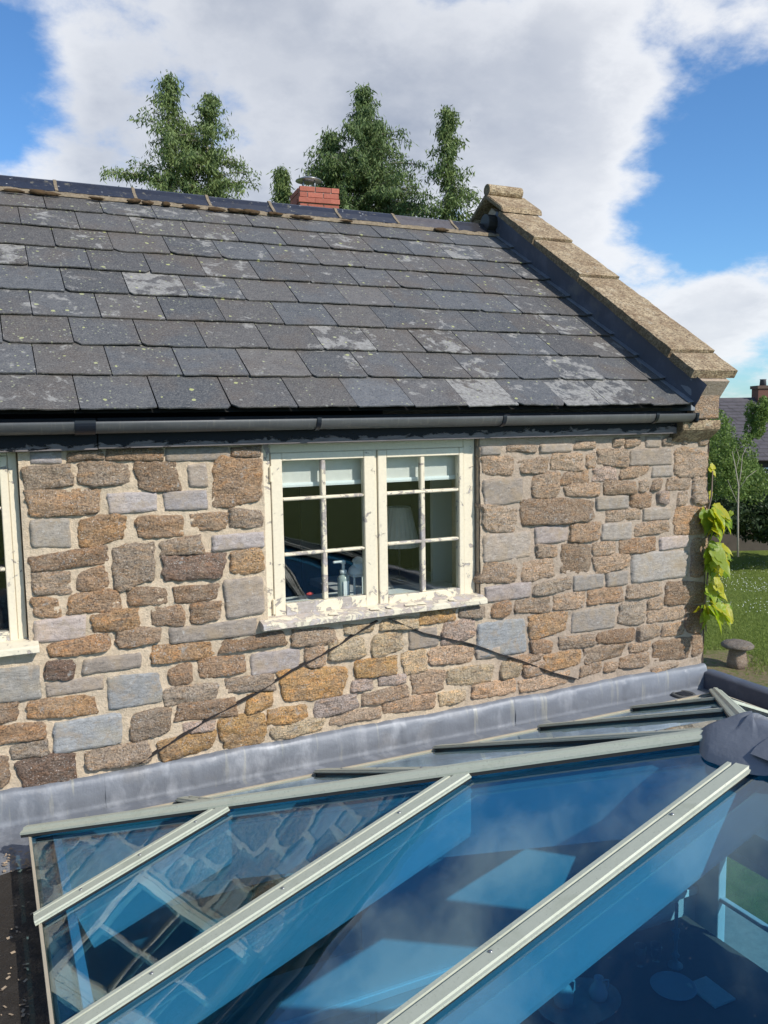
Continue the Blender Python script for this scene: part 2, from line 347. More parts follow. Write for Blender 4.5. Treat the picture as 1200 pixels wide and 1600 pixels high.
def m_lawn(t):
    co = t.co; a = t.noise(co, .5, 5, .6); b = t.noise(co, 9, 6, .75); c = t.noise(co, 50, 4, .7)
    sx = t.node('ShaderNodeSeparateXYZ'); t.set(sx.inputs[0], co)
    st = t.math('SINE', t.math('MULTIPLY', t.math('ADD', t.math('MULTIPLY', sx.outputs[0], .75), t.math('MULTIPLY', sx.outputs[1], -.85)), 5.5))
    col = t.mix(a, (.15, .21, .035), (.21, .25, .06)); col = t.mix(t.rng(st, -.6, .6, 0, .3), col, (.10, .16, .03)); col = t.mix(1, col, t.mix(b, (.45, .45, .4), (1.5, 1.5, 1.5)), 'MULTIPLY')
    col = t.mix(t.rng(c, .3, .45, .4, 0), col, (.03, .045, .012))
    d = t.vmath('DISTANCE', co, tuple(STAD), out=1); bare = t.rng(t.math('ADD', d, t.math('MULTIPLY', t.noise(co, 2.5, 5, .7), 1.2)), 1.5, 2.3, 1, 0)
    col = t.mix(t.math('MULTIPLY', bare, t.rng(b, .38, .56)), col, (.30, .22, .14))
    t.S('Base Color', col); t.S('Roughness', .9); t.S('Specular IOR Level', .15); t.S('Normal', t.bump(t.math('ADD', b, c), 1, .05))
def m_dirtroof(t):
    co = t.co; a = t.noise(co, 9, 7, .7, .3); b = t.noise(co, 60, 4, .7)
    col = t.mix(a, (.010, .009, .008), (.040, .032, .024)); col = t.mix(t.rng(b, .66, .72, 0, .8), col, (.16, .13, .10))
    t.S('Base Color', col); t.S('Roughness', t.rng(a, .4, .6, .25, .8)); t.S('Normal', t.bump(t.math('ADD', a, b), .8, .01))
STAD = onZ(1158, 1044, 0.0)
M = {}
M['stone'] = material('stone', m_stone); M['flatstone'] = material('flatstone', m_slatestone); M['mortar'] = material('mortar', m_mortar)
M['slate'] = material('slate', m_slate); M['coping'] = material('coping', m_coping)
M['lead'] = material('lead', m_lead); M['darklead'] = material('darklead', m_lead, dark=True)
M['cream'] = material('cream_paint', m_paint); M['fascia'] = material('fascia', m_fascia)
M['sill'] = material('sill_paint', m_paint, base=(.74, .66, .50), wood=(.46, .39, .33), bias=.11)
def m_gut(t):
    co = t.co; a = t.noise(t.scalev(co, (.5, 1, 2)), 9, 6, .7, .4); b = t.noise(t.scalev(co, (6, 1, 1)), 12, 4, .6)
    col = t.mix(a, (.045, .047, .05), (.12, .122, .118)); col = t.mix(t.rng(b, .55, .7, 0, .5), col, (.16, .15, .13))
    t.S('Base Color', col); t.S('Roughness', t.rng(a, .3, .7, .35, .6))
M['gutter'] = material('gutter', m_gut)
M['black'] = material('black_plastic', m_plain, c=(.012, .014, .02), r=.35, bump=0)
M['cavity'] = material('cavity', m_plain, c=(.015, .014, .013), r=.9)
def m_bar(t):
    co = t.co; a = t.noise(co, 7, 6, .7, .4); b = t.noise(co, 60, 4, .6); c = t.noise(t.scalev(co, (1, 1, 1)), 160, 3, .6)
    col = t.mix(b, (.43, .445, .345), (.50, .51, .40)); col = t.mix(t.rng(a, .52, .70, 0, .38), col, (.24, .26, .17)); col = t.mix(t.rng(c, .62, .70, 0, .5), col, (.16, .16, .12))
    t.S('Base Color', col); t.S('Roughness', t.rng(a, .3, .7, .36, .6)); t.S('Normal', t.bump(b, .06, .004))
M['bar'] = material('sage_aluminium', m_bar)
M['gasket'] = material('gasket', m_plain, c=(.03, .028, .025), r=.6)
M['white'] = material('white_paint', m_plain, c=(.78, .79, .78), r=.55, nz=.03, bump=.03)
M['blueglass'] = material('blue_glass', m_glass, tint=(.46, .755, .88), f0=.06, refl=(.84, .95, 1.0), dirt=.035, pw=2.7)
M['clearglass'] = material('clear_glass', m_glass, tint=(.93, .96, .95), f0=.045)
M['objcol'] = material('coloured', m_objcol); M['gloss'] = material('coloured_gloss', m_objcol, r=.2, nz=.05, bump=0)
M['brick'] = material('brick', m_objcol, r=.9, nz=.35, sc=35, bump=.7, spec=.2)
def m_ridge(t):
    co = t.co; b = t.noise(co, 30, 5, .65); v = t.voro(co, 26); col = t.mix(1, t.oc, t.mix(b, (.5, .5, .5), (1.6, 1.6, 1.6)), 'MULTIPLY')
    k = t.math('MULTIPLY', t.rng(v, .10, .17, 1, 0), t.rng(t.noise(co, 8, 3), .5, .56)); col = t.mix(t.math('MULTIPLY', k, .8), col, (.5, .5, .48))
    col = t.mix(t.rng(t.noise(co, 16, 5, .7), .60, .66, 0, .6), col, (.20, .18, .13)); t.S('Base Color', col); t.S('Roughness', .36); t.S('Normal', t.bump(b, .35, .004))
M['ridge'] = material('ridge_tile', m_ridge)
M['wire'] = material('lead_strip', m_plain, c=(.025, .02, .018), r=.9)
M['moss'] = material('moss', m_plain, c=(.075, .045, .02), r=1, nz=.7, sc=60, bump=1)
M['bedding'] = material('bedding_mortar', m_plain, c=(.21, .165, .11), r=1, nz=.8, sc=40, bump=1)
M['dirt'] = material('dirty_felt', m_dirtroof)
M['steel'] = material('steel', m_plain, c=(.35, .35, .34), r=.35, met=.8, bump=0)
M['bark'] = material('bark', m_plain, c=(.16, .12, .09), r=.95, nz=.4, bump=.8)
M['palebark'] = material('pale_bark', m_plain, c=(.34, .30, .24), r=.95, nz=.3, bump=.5)
M['lawn'] = material('lawn', m_lawn)
M['grass'] = material('grass_blades', m_leaf, c0=(.13, .19, .03), c1=(.28, .34, .08), tr=.3)
M['daisy'] = material('daisy', m_plain, c=(.75, .75, .72), r=.8)
M['conifer'] = material('conifer', m_leaf, c0=(.05, .085, .03), c1=(.24, .31, .10), tr=.2)
M['conifer2'] = material('conifer_dark', m_leaf, c0=(.042, .075, .03), c1=(.20, .27, .09), tr=.2)
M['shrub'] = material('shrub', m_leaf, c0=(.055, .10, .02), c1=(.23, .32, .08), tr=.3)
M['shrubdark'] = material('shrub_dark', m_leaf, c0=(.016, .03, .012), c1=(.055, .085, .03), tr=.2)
def m_vine(t):
    co = t.co; n = t.noise(co, 14, 3); g = t.node('ShaderNodeNewGeometry'); c = t.mix(n, t.oc, t.mix(.45, t.oc, (.42, .45, .04)))
    t.S('Base Color', c); t.S('Roughness', .33); t.S('Specular IOR Level', .5); t.S('Normal', t.bump(t.noise(co, 60, 3), .3, .004))
    tl = t.node('ShaderNodeBsdfTranslucent'); t.set(tl.inputs[0], t.mix(1, c, (1.5, 1.5, .5), 'MULTIPLY')); m = t.node('ShaderNodeMixShader'); m.inputs[0].default_value = .45
    t.l.new(t.p.outputs[0], m.inputs[1]); t.l.new(tl.outputs[0], m.inputs[2]); t.l.new(m.outputs[0], t.out.inputs[0])
M['vine'] = material('vine_leaf', m_vine)
M['fabric'] = material('fabric', m_plain, c=(.66, .62, .58), r=.9)
M['mirror'] = material('mirror', m_plain, c=(.75, .8, .85), r=.05, met=1, nz=.02, bump=0)
M['farwall'] = material('far_wall', m_plain, c=(.085, .07, .055), r=.95, nz=.4, sc=3, bump=.6)
M['farslate'] = material('far_slate', m_plain, c=(.085, .075, .08), r=.8, nz=.5, sc=4, bump=.5)
M['floor'] = material('floor', m_plain, c=(.16, .12, .09), r=.5, nz=.2)
M['roomwall'] = material('room_wall', m_plain, c=(.50, .52, .52), r=.85, nz=.03, sc=5, bump=.05)
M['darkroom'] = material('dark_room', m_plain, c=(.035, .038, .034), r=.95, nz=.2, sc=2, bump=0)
M['paving'] = material('paving', m_plain, c=(.3, .27, .23), r=.95, nz=.35, sc=14, bump=.6)

# ------------------------------------------------------------------ ground
lawn = mesh('lawn', [(-300, -300, 0), (600, -300, 0), (600, 600, 0), (-300, 600, 0)], [(0, 1, 2, 3)], M['lawn'], kind='structure')

# ================================================================== THE STONE COTTAGE
cottage = empty('stone_cottage', 'tan rubble stone cottage under a lichened slate roof, seen across the glass lantern', 'house', loc=(4.19, 4.0, 0))
def put(o):   # keep world position when parented to a moved empty
    o.matrix_parent_inverse = o.parent.matrix_world.inverted() if o.parent else Matrix()
    return o
cottage.location = (0, 0, 0)
WY = 4.0; WX1 = 4.19; ZF = CZ - 1.62; ZTOP = CZ + .0
FY = WY + .05                                            # face of window frames
# window openings (X0, X1, Z0, Z1)
w1 = (onY(411, 820, FY)[0], onY(742, 820, FY)[0]); zt = onY(570, 700, FY)[2] ; zb = onY(575, 950, FY)[2]
OPEN = [(w1[0] - .004, w1[1] + .006, zb - .01, ZTOP + .1), (-1.15, onY(34, 850, FY)[0] + .004, CZ - .955, ZTOP + .1)]
def in_open(x, z, m=0): return any(a + m < x < b - m and c + m < z < d for a, b, c, d in OPEN)
# mortar face
st_ = .016; XL = -2.6; nx = int((WX1 - XL) / st_); z0w = CZ - 1.86; nz = int((ZTOP + .02 - z0w) / st_)
xs = [XL + (WX1 - XL) * i / nx for i in range(nx + 1)]; zs = [z0w + (ZTOP + .02 - z0w) * j / nz for j in range(nz + 1)]
def snap(vals, targets):
    for t in targets:
        k = min(range(len(vals)), key=lambda i: abs(vals[i] - t)); vals[k] = t
snap(xs, [OPEN[0][0], OPEN[0][1], OPEN[1][0], OPEN[1][1]]); snap(zs, [OPEN[0][2], OPEN[1][2]])
V = []; Fc = []; idx = {}
def wallY(x, z): return WY + .003 + .007 * fbm(x, z, 0, 6, 3) + .006 * fbm(x, z, 3, 22, 3)
for i, x in enumerate(xs):
    for j, z in enumerate(zs):
        xe = x + (.012 * fbm(z, 7, 1, 4, 3) if i == nx else 0); idx[i, j] = len(V); V.append((xe, wallY(x, z), z))
for i in range(nx):
    for j in range(nz):
        xc = (xs[i] + xs[i + 1]) / 2; zc = (zs[j] + zs[j + 1]) / 2
        if not in_open(xc, zc): Fc.append((idx[i, j], idx[i + 1, j], idx[i + 1, j + 1], idx[i, j + 1]))
# gable return
base = len(V); ny = 60
for i in range(ny + 1):
    for j, z in enumerate(zs): V.append((WX1 + .004 + .01 * fbm(i * .09, z, 9, 4, 3), WY - .004 + i * .075, z))
for i in range(ny):
    for j in range(nz): a = base + i * (nz + 1) + j; Fc.append((a, a + nz + 1, a + nz + 2, a + 1))
wall = mesh('wall', V, Fc, M['mortar'], cottage, smooth=True)
# body of the wall behind the face (reveals), lower wall and far walls
L = []
o0, o1 = OPEN
L += [((o1[1], WY + .02, z0w), (o0[0], WY + .32, ZTOP)), ((o0[1], WY + .02, z0w), (WX1 - .01, WY + .32, ZTOP)),
      ((o0[0], WY + .021, z0w), (o0[1], WY + .319, o0[2])), ((o1[0], WY + .021, z0w), (o1[1], WY + .319, o1[2])), ((XL, WY + .02, z0w), (o1[0], WY + .32, ZTOP))]
L += [((XL, WY + .01, 0), (WX1, WY + .33, z0w)), ((XL, 8.4, 0), (WX1 - .002, 8.7, ZTOP)), ((WX1 - .31, WY + .331, 0), (WX1 - .012, 8.39, ZTOP)), ((XL, WY + .331, 0), (XL + .3, 8.39, ZTOP))]
boxes('wall_core', L, M['mortar'], cottage)

# stones traced from the photograph: x0, x1, ytop, ybottom at the stone's middle, kind
STN = """46 97 706 723 p;104 163 707 718 b;165 257 702 719 b;258 359 700 719 g;360 409 699 713 b;35 114 728 763 t;120 204 723 758 k;212 281 722 766 b;293 325 726 760 g;330 411 715 790 a
39 157 765 805 a;168 246 771 800 p;255 325 768 796 p;47 111 812 855 s;120 198 807 851 o;212 288 806 839 a;297 357 803 828 a;358 411 797 824 t;331 413 835 857 p
44 170 862 887 b;49 111 895 928 t;119 169 889 922 b;176 244 850 916 k;249 317 841 866 k;253 351 867 905 d;359 413 858 895 o;351 413 904 962 g
198 262 918 945 b;270 342 915 940 b;105 190 925 957 a;49 96 934 965 a;235 289 946 977 b;296 346 942 971 b
52 135 966 1000 p;143 218 956 985 o;263 403 975 998 g;74 172 997 1022 a;181 252 982 1008 b;236 333 1006 1032 o;344 446 992 1013 b
68 118 1033 1061 d;128 222 1026 1048 g;-60 65 1046 1097 s;70 163 1062 1082 g;167 253 1054 1103 S;263 301 1040 1070 b;309 384 1026 1056 b;391 469 1018 1050 p
41 152 1090 1120 o;254 342 1071 1098 k;351 428 1057 1080 t;-60 31 1103 1134 b;83 192 1122 1169 S;202 268 1110 1152 k;274 370 1095 1122 b;384 427 1080 1109 y
-50 71 1134 1160 a;15 76 1160 1184 k;285 336 1129 1143 P;416 481 1105 1130 y;344 417 1117 1165 y;246 338 1149 1180 y;26 121 1181 1226 d;132 236 1166 1196 t;-70 16 1184 1236 b
455 526 983 1009 T;536 585 976 988 Y;475 508 1007 1040 T;512 571 998 1030 Y;580 631 988 1022 Y;594 655 966 982 Y;435 541 1043 1092 y;554 621 1029 1056 y;490 560 1090 1114 P;548 583 1062 1079 P;591 635 1055 1069 P;564 638 1077 1095 t
422 508 1128 1149 Y;514 596 1110 1128 T;598 680 1089 1111 T;655 713 953 973 y;716 758 949 965 k;638 684 984 1011 g;690 743 970 1002 P;745 822 970 1024 S;627 667 1016 1051 Y
669 740 1009 1038 T;743 781 1012 1028 g;642 695 1047 1081 T;697 771 1041 1070 Y;781 814 1034 1060 Y;816 850 1036 1056 T;685 728 1080 1099 Y;736 807 1065 1088 T;809 890 1055 1075 T
751 783 698 710 g;791 838 696 706 t;843 894 694 706 g;897 930 690 701 t;752 803 712 742 t;810 857 717 740 t;860 912 708 735 t;916 932 708 731 t;754 817 748 788 g;830 875 740 778 t
877 921 735 757 b;880 938 755 776 t;752 807 790 831 t;810 929 779 819 b;754 830 833 875 g;835 887 821 848 p;888 938 817 846 b;837 871 851 871 t;874 924 850 897 b
957 973 686 697 t;975 1001 684 698 t;1008 1033 683 699 g;1035 1063 683 696 t;1064 1087 679 694 t;1089 1106 677 696 t;933 980 701 729 t;983 1050 701 727 g;1053 1107 700 745 t;924 963 729 752 P
968 1013 729 747 t;1018 1051 727 745 g;942 994 751 773 b;997 1015 750 768 t;1018 1033 749 766 t;1040 1079 745 766 t;1081 1106 745 787 k;931 982 775 796 g;984 1018 771 794 b;1026 1046 768 787 P;1057 1074 768 789 t
947 1001 796 814 t;1004 1048 793 812 g;1053 1104 791 836 a;939 987 817 844 g;990 1046 815 835 t;924 962 846 868 t;966 1025 841 864 b;1031 1076 838 857 p;1078 1104 838 904 b;927 984 867 892 t
985 1076 862 906 g;947 982 893 915 g;895 943 898 921 g;752 807 878 911 t;815 865 875 905 t;757 830 913 937 p;833 894 906 927 k;767 797 940 964 b;803 860 934 958 k;864 913 927 952 T
917 974 919 943 b;977 1033 912 933 t;825 886 959 993 o;892 962 951 985 g;965 1008 941 975 k;1011 1036 936 952 t;1039 1101 909 944 b;1010 1068 950 970 t;1070 1098 946 990 b
828 863 1000 1021 b;872 930 993 1012 t;931 992 984 1004 b;995 1030 977 999 t;1032 1068 974 994 t;849 909 1019 1044 o;912 975 1009 1032 k;982 1015 1004 1019 t;1019 1078 1000 1031 b;1080 1096 992 1024 b
966 1013 1023 1043 t;943 964 1035 1050 t;905 940 1037 1055 t;793 847 1024 1036 T;1016 1060 1040 1046 t""".replace('\n', ';').split(';')
SC = {'p': (.35, .305, .285), 'g': (.30, .262, .225), 's': (.31, .285, .25), 'S': (.29, .29, .285), 'b': (.33, .225, .145), 't': (.42, .315, .225), 'k': (.35, .275, .205),
      'd': (.22, .145, .105), 'a': (.38, .245, .145), 'o': (.44, .275, .145), 'y': (.46, .29, .13), 'Y': (.56, .43, .27), 'T': (.48, .345, .235), 'P': (.46, .36, .30)}
flatk = 'pgsS'
def stone_mesh(x0, x1, z0, z1, flat, seed, y=None, side=False):
    w_, h_ = x1 - x0, z1 - z0; cx, cz = (x0 + x1) / 2, (z0 + z1) / 2; r = random.Random(seed)
    nu = max(8, min(26, int(w_ / .012))); nv = max(6, min(16, int(h_ / .012))); V = []; Fc = []
    tl = r.uniform(-.10, .10) * h_; px_ = r.uniform(4, 11) if not flat else r.uniform(7, 14); tp1 = r.uniform(-.10, .10); tp2 = r.uniform(-.14, .14); sk = r.uniform(-.12, .12)
    if flat: tl *= .3; tp1 *= .3; tp2 *= .4; sk *= .5
    dep = r.uniform(.010, .024) if not flat else r.uniform(.005, .011)
    lean = r.uniform(-.5, .5) * dep; wav = .15 if not flat else .07; planes = [(r.uniform(.8, 1.5), r.uniform(-.9, .9), r.uniform(-1.0, 1.0)) for _ in range(4)]
    for j in range(nv + 1):
        for i in range(nu + 1):
            a = -1 + 2 * i / nu; b = -1 + 2 * j / nv
            # squircle-map the square grid
            m = max(abs(a), abs(b)); n_ = (abs(a) ** px_ + abs(b) ** px_) ** (1 / px_) if m > 0 else 1
            k = m / n_ if n_ > 0 else 1
            X = a * k; Z = b * k
            ang = math.atan2(b, a); e = 1 + wav * m * fbm(math.cos(ang) * 1.6 + seed * 3.1, math.sin(ang) * 1.6, seed, 1, 3)
            rg = 1 + (.06 if not flat else .025) * m * fbm(math.cos(ang) * 5 + seed, math.sin(ang) * 5, seed * 2, 1, 3)
            x = cx + X * w_ / 2 * (1 + (e - 1) * min(1, h_ / w_ * 1.3)) * rg * (1 + tp1 * Z) + sk * Z * h_ / 2; z = cz + Z * h_ / 2 * e * rg * (1 + tp2 * X) + tl * X
            prof = (1 - m ** (14 if not flat else 22))
            d = (max(.15, min(A_ + B_ * X + C_ * Z for A_, B_, C_ in planes)) * dep if not flat else dep * (.8 + .2 * (1 - m * m))) * prof + lean * Z * (1 - m)
            if not flat: d += (.009 * fbm(x * .6, z * 1.6, seed, 18, 4) + .007 * fbm(x, z, seed, 60, 3)) * prof
            else: d += .004 * fbm(x, z, seed, 14, 3) * prof
            if m > .999: d = -.04
            V.append((x, WY - d, z))
    for j in range(nv):
        for i in range(nu):
            a = j * (nu + 1) + i; Fc.append((a, a + 1, a + nu + 2, a + nu + 1))
    if side: V = [(WX1 + (WY - v[1]), WY + .12 + (v[0] - 0), v[2]) for v in V]
    return V, Fc
for k, ln in enumerate(STN):
    x0, x1, yt, yb, kd = ln.split(); x0, x1, yt, yb = map(float, (x0, x1, yt, yb)); xm = (x0 + x1) / 2
    zt_, zb_ = onY(xm, yt, WY)[2], onY(xm, yb, WY)[2]; ym = (yt + yb) / 2; X0, X1 = onY(x0, ym, WY)[0], onY(x1, ym, WY)[0]
    g = .0145 if xm < 730 else .012
    V, Fc = stone_mesh(X0 - g * .6, X1 + g * .6, zb_ - g, zt_ + g, kd in flatk, k + 1)
    c = SC[kd]; j = 1 + random.uniform(-.16, .16); hue = random.uniform(-.05, .05)
    j *= 1.2 if kd not in flatk else 1.0; mesh('stone', V, Fc, M['flatstone' if kd in flatk else 'stone'], wall, True, color=(c[0] * j * (1 + hue), c[1] * j, c[2] * j * (1 - hue), 1))
# filler stones beyond the frame and on the gable end, joined
V = []; Fc = []; r = random.Random(4); k = 500
def fill(xa, xb, za, zb2, side):
    global k
    z = za
    while z < zb2 - .05:
        h = r.uniform(.07, .13); x = xa
        while x < xb - .06:
            wd = min(r.uniform(.12, .32), xb - x); v, f = stone_mesh(x + .01, x + wd - .01, z + .008, z + h - .008, r.random() < .3, k, side=side); k += 1
            b_ = len(V); V.extend(v); Fc.extend([tuple(q + b_ for q in ff) for ff in f]); x += wd
        z += h
fill(XL + .02, OPEN[1][0] - .02, CZ - 1.6, CZ - .12, False); fill(OPEN[1][0], -.14, CZ - 1.6, CZ - 1.05, False); fill(.0, 4.0, 3.2, CZ - .02, True)
o = mesh('stone', V, Fc, M['stone'], wall, True, color=(.29, .21, .15, 1), kind='stuff')

# thin dark chase of a former roof line across the stones
def strip(pts, name):
    P = []; 
    for (a, b), (c, d) in zip(pts[:-1], pts[1:]):
        n = 14
        for i in range(n): P.append(onY(a + (c - a) * i / n, b + (d - b) * i / n, WY))
    P.append(onY(*pts[-1], WY)); V = []; Fc = []
    for i, p in enumerate(P):
        t = .0014 + .0016 * abs(fbm(p[0], p[2], 0, 9, 2)) * 2; z = p[2] + .0015 * fbm(p[0], 1, 2, 12, 2)
        for y, dz in ((WY - .027, -t), (WY - .027, t), (WY + .01, t), (WY + .01, -t)): V.append((p[0], y, z + dz))
    for i in range(len(P) - 1):
        for q in range(4): Fc.append((i * 4 + q, i * 4 + (q + 1) % 4, i * 4 + 4 + (q + 1) % 4, i * 4 + 4 + q))
    mesh(name, V, Fc, M['wire'], cottage)
strip([(216, 1191), (256, 1165), (330, 1118), (400, 1081), (455, 1046), (510, 1017), (552, 990), (588, 969)], 'roofline_scar')
strip([(608, 966), (660, 988), (742, 1007), (782, 1022), (812, 1031), (862, 1050), (900, 1060)], 'roofline_scar')

# ------------------------------------------------------------------ eaves: fascia, gutter
GZ = CZ - .112
fasc = boxes('fascia', [((XL, WY - .05, GZ), (onY(150, 690, WY)[0], WY - .024, CZ + .03)), ((onY(150, 690, WY)[0] + .003, WY - .052, GZ + .004), (3.955, WY - .026, CZ + .03))], M['fascia'], cottage, bev=.002)
boxes('soffit', [((XL, WY - .024, GZ + .008), (3.95, WY + .05, GZ + .02)), ((XL, WY - .024, GZ + .02), (3.95, WY + .3, CZ + .02))], M['cavity'], cottage)
gprof = [(.052 * math.sin(a) , .052 * -math.cos(a)) for a in [math.radians(q) for q in range(-92, 93, 12)]] + [(.049 * math.sin(a), .049 * -math.cos(a)) for a in [math.radians(q) for q in range(92, -93, -12)]]
GY, GC = WY - .106, CZ + .012
gut = extrude('gutter', gprof, (XL, GY, GC), (3.93, GY, GC), M['gutter'], cottage, smooth=False)
for a in gut.data.polygons: a.use_smooth = len(a.vertices) == 4
box('stop_end', (3.93, GY - .054, GC - .054), (3.942, GY + .054, GC + .004), M['black'], gut, bev=.01)
def bracket(px, wd, nm):
    x = onY(px, 655, GY)[0]; pr = [(.057 * math.sin(a), .057 * -math.cos(a)) for a in [math.radians(q) for q in range(-96, 97, 12)]] + [(.0525 * math.sin(a), .0525 * -math.cos(a)) for a in [math.radians(q) for q in range(96, -97, -12)]]
    extrude(nm, pr, (x - wd / 2, GY, GC), (x + wd / 2, GY, GC), M['black'], gut, smooth=False)
for px in (493, 781, 1018, 1080): bracket(px, .022, 'bracket')
bracket(131, .085, 'gutter_union')
for q in (118, 124, 131, 138, 144): bracket(q, .006, 'union_rib') if False else None

# ------------------------------------------------------------------ roof
PT = math.radians(33.5); EY, EZ = 3.88, CZ + .050
US = Vector((0, math.cos(PT), math.sin(PT))); NR = Vector((0, -math.sin(PT), math.cos(PT)))
def RP(x, s, off=0): v = Vector((x, EY, EZ)) + US * s + NR * off; return v
def onroof(px, py, off=.01):
    v = Vector(ray(px, py)); E0 = Vector((0, EY, EZ)) + NR * off; tt = (E0 - Vector(CAM)).dot(NR) / v.dot(NR); P = Vector(CAM) + v * tt
    return P.x, (P - E0).dot(US)
RS = 2.72; RY = EY + RS * math.cos(PT); RZ = EZ + RS * math.sin(PT)
roof = mesh('roof', [RP(XL, .03, -.02), RP(3.97, .03, -.02), RP(3.97, RS, -.02), RP(XL, RS, -.02), (XL, 2 * RY - EY, EZ - .02), (3.97, 2 * RY - EY, EZ - .02)], [(0, 1, 2, 3), (3, 2, 5, 4)], M['cavity'], cottage)
ROWS = [([-10, 125, 247, 362, 465, 558, 647, 730, 810, 884, 952, 1015], 641), ([57.5, 175, 286, 389.5, 487.5, 575, 659.5, 736, 811, 876, 944, 1012], 590),
        ([5, 116, 221.5, 322.5, 420, 506, 589, 666, 737, 810, 872, 936], 545), ([51, 158, 259, 352.5, 444, 527.5, 603, 678, 745, 812, 874, 932], 505),
        ([102, 202, 295, 384, 466, 545, 616, 686, 751, 815, 874], 470), ([45, 143, 236, 322.5, 406, 486, 560, 626, 691, 756, 814, 880], 440),
        ([87, 178, 267, 347, 429, 501, 569, 636, 697, 756, 815], 415), ([33, 125, 212, 299, 374, 447.5, 516, 584, 646, 705, 760, 817], 385), ([72, 162, 245, 319.5, 394.5, 464, 530, 596, 652, 710, 766, 804], 360)]
GA = .2885
def px_of(x, s):
    P = np.array(RP(x, s, .01)) - CAM; return 600 + FPX * (P @ RT) / (P @ FW), 800 + FPX * (P @ DN) / (P @ FW)
def x_from_px(px, s):
    lo, hi = -1.5, 6
    for _ in range(40):
        m = (lo + hi) / 2
        if px_of(m, s)[0] < px: lo = m
        else: hi = m
    return (lo + hi) / 2
# slates the photo shows with heavy pale crust: (course, index)
PALE = {(0, 8): 1.0, (0, 10): .85, (0, 11): .75, (0, 0): .5, (0, 1): .35, (1, 11): .35, (1, 10): .7, (2, 6): .75, (2, 8): .65, (4, 2): .8, (5, 0): .7, (5, 1): .2, (1, 9): .3, (3, 11): .6, (7, 10): .65, (6, 3): .45, (5, 4): .45, (6, 5): .35, (8, 1): .3, (3, 4): .3, (0, 7): .4, (2, 4): .3, (0, 9): .3}
EDGE = 3.915
for ci, (J, _) in enumerate(ROWS):
    s0 = ci * GA
    X = [x_from_px(p, s0) for p in J]; X = [q for q in X if q < EDGE - .05]
    wd = .335; left = [X[0]]
    while left[-1] > XL + wd: left.append(left[-1] - wd * random.uniform(.96, 1.04))
    X = left[::-1][:-1] + X + [EDGE]; nleft = len(left) - 2
    for i in range(len(X) - 1):
        xa, xb = X[i] + .0024, X[i + 1] - .0024; 
        if xb < XL + .1: continue
        r = random.Random(ci * 97 + i); L_ = .40 if ci < 8 else GA + .02; t = .0065
        d0 = [r.uniform(-.007, .007) for _ in range(2)]; lift = r.uniform(0, .005); cA = r.uniform(.01, .035) if r.random() < .28 else .003; cB = r.uniform(.01, .03) if r.random() < .15 else .003
        nseg = 7; bot = []
        for q in range(nseg + 1):
            f = q / nseg; xx = xa + cA + (xb - cB - xa - cA) * f; bot.append((xx, s0 + d0[0] * (1 - f) + d0[1] * f + r.uniform(-.0032, .0032)))
        pts = [(xa, s0 + L_), (xa + r.uniform(-.001, .002), s0 + cA)] + bot + [(xb, s0 + cB), (xb, s0 + L_)]
        V = []; n = len(pts); tw = r.uniform(-.002, .002)
        for up in (0, t):
            for (xx, ss) in pts:
                fr = (ss - s0) / L_; off = (.019 + lift) * (1 - fr) + .003 * fr + tw * (1 if xx > (xa + xb) / 2 else -1) * (1 - fr)
                V.append(RP(xx, ss, off + up - .001))
        Fc = [tuple(range(n, 2 * n)), tuple(range(n - 1, -1, -1))] + [(q, (q + 1) % n, n + (q + 1) % n, n + q) for q in range(n)]
        li = i - nleft - 0; amt = PALE.get((ci, li), r.choice([.05, .12, .2, .3, .38, .45]) if li < 5 else r.choice([0, .1, .2, .3, .4]))
        g = r.uniform(.066, .10); tint = r.choice([(1.04, .96, .90), (.96, 1, 1.06), (1.02, .98, .97), (1.05, .96, .88), (.98, .99, 1.02)])
        if (ci, li) in ((8, 11), (7, 10), (4, 6), (1, 4), (0, 6)): g *= 1.4
        mesh('slate', V, Fc, M['slate'], roof, color=(g * tint[0], g * tint[1], g * tint[2], amt))
# back slope (unseen) slate sheet
mesh('slate_sheet', [(XL, RY, RZ + .01), (3.97, RY, RZ + .01), (3.97, 2 * RY - EY, EZ), (XL, 2 * RY - EY, EZ)], [(0, 1, 2, 3)], M['farslate'], roof)
# ridge tiles
RJ = [-95, 0 + -8, 87, 208, 322, 420, 522, 612, 702, 776]
def ridge_x(px): return onY(px, 320, RY)[0]
RTOP = onY(400, 313.5, RY)[2]; wing = .165; pr_ = math.radians(38)
XR = [ridge_x(p) for p in RJ]; 
while XR[0] > XL: XR.insert(0, XR[0] - .45)
rcol = {87: (.022, .024, .034), 208: (.03, .03, .036), 612: (.085, .075, .07)}
for i in range(len(XR) - 1):
    xa, xb = XR[i] + .006, XR[i + 1] - .006; t = .014; dz = random.uniform(-.004, .004)
    sl = [(-wing * math.cos(pr_), -wing * math.sin(pr_)), (-.05, -.043), (-.022, -.010), (0, 0), (.022, -.010), (.05, -.043), (wing * math.cos(pr_), -wing * math.sin(pr_))]
    inn = [(a * .93, b - t) for a, b in sl[::-1]]
    prof = [(-a, b) for a, b in sl] ; prof2 = [(-a, b) for a, b in inn]
    c = (.095, .082, .078) if i == len(XR) - 3 else ((.03, .028, .03) if i == len(XR) - 2 else (.024, .026, .036))
    extrude('ridge_tile', prof + prof2, (xa, RY, RTOP + dz), (xb, RY, RTOP + dz), M['ridge'], roof, color=(*c, 1))
    if i: # pale pointing between tiles, slightly proud
        prof3 = [(-a * 1.012, b + .004 + .004 * random.random()) for a, b in sl] + prof2
        o = extrude('joint_mortar', prof3, (xa - .016, RY, RTOP), (xa + .004, RY, RTOP), M['bedding'], roof)
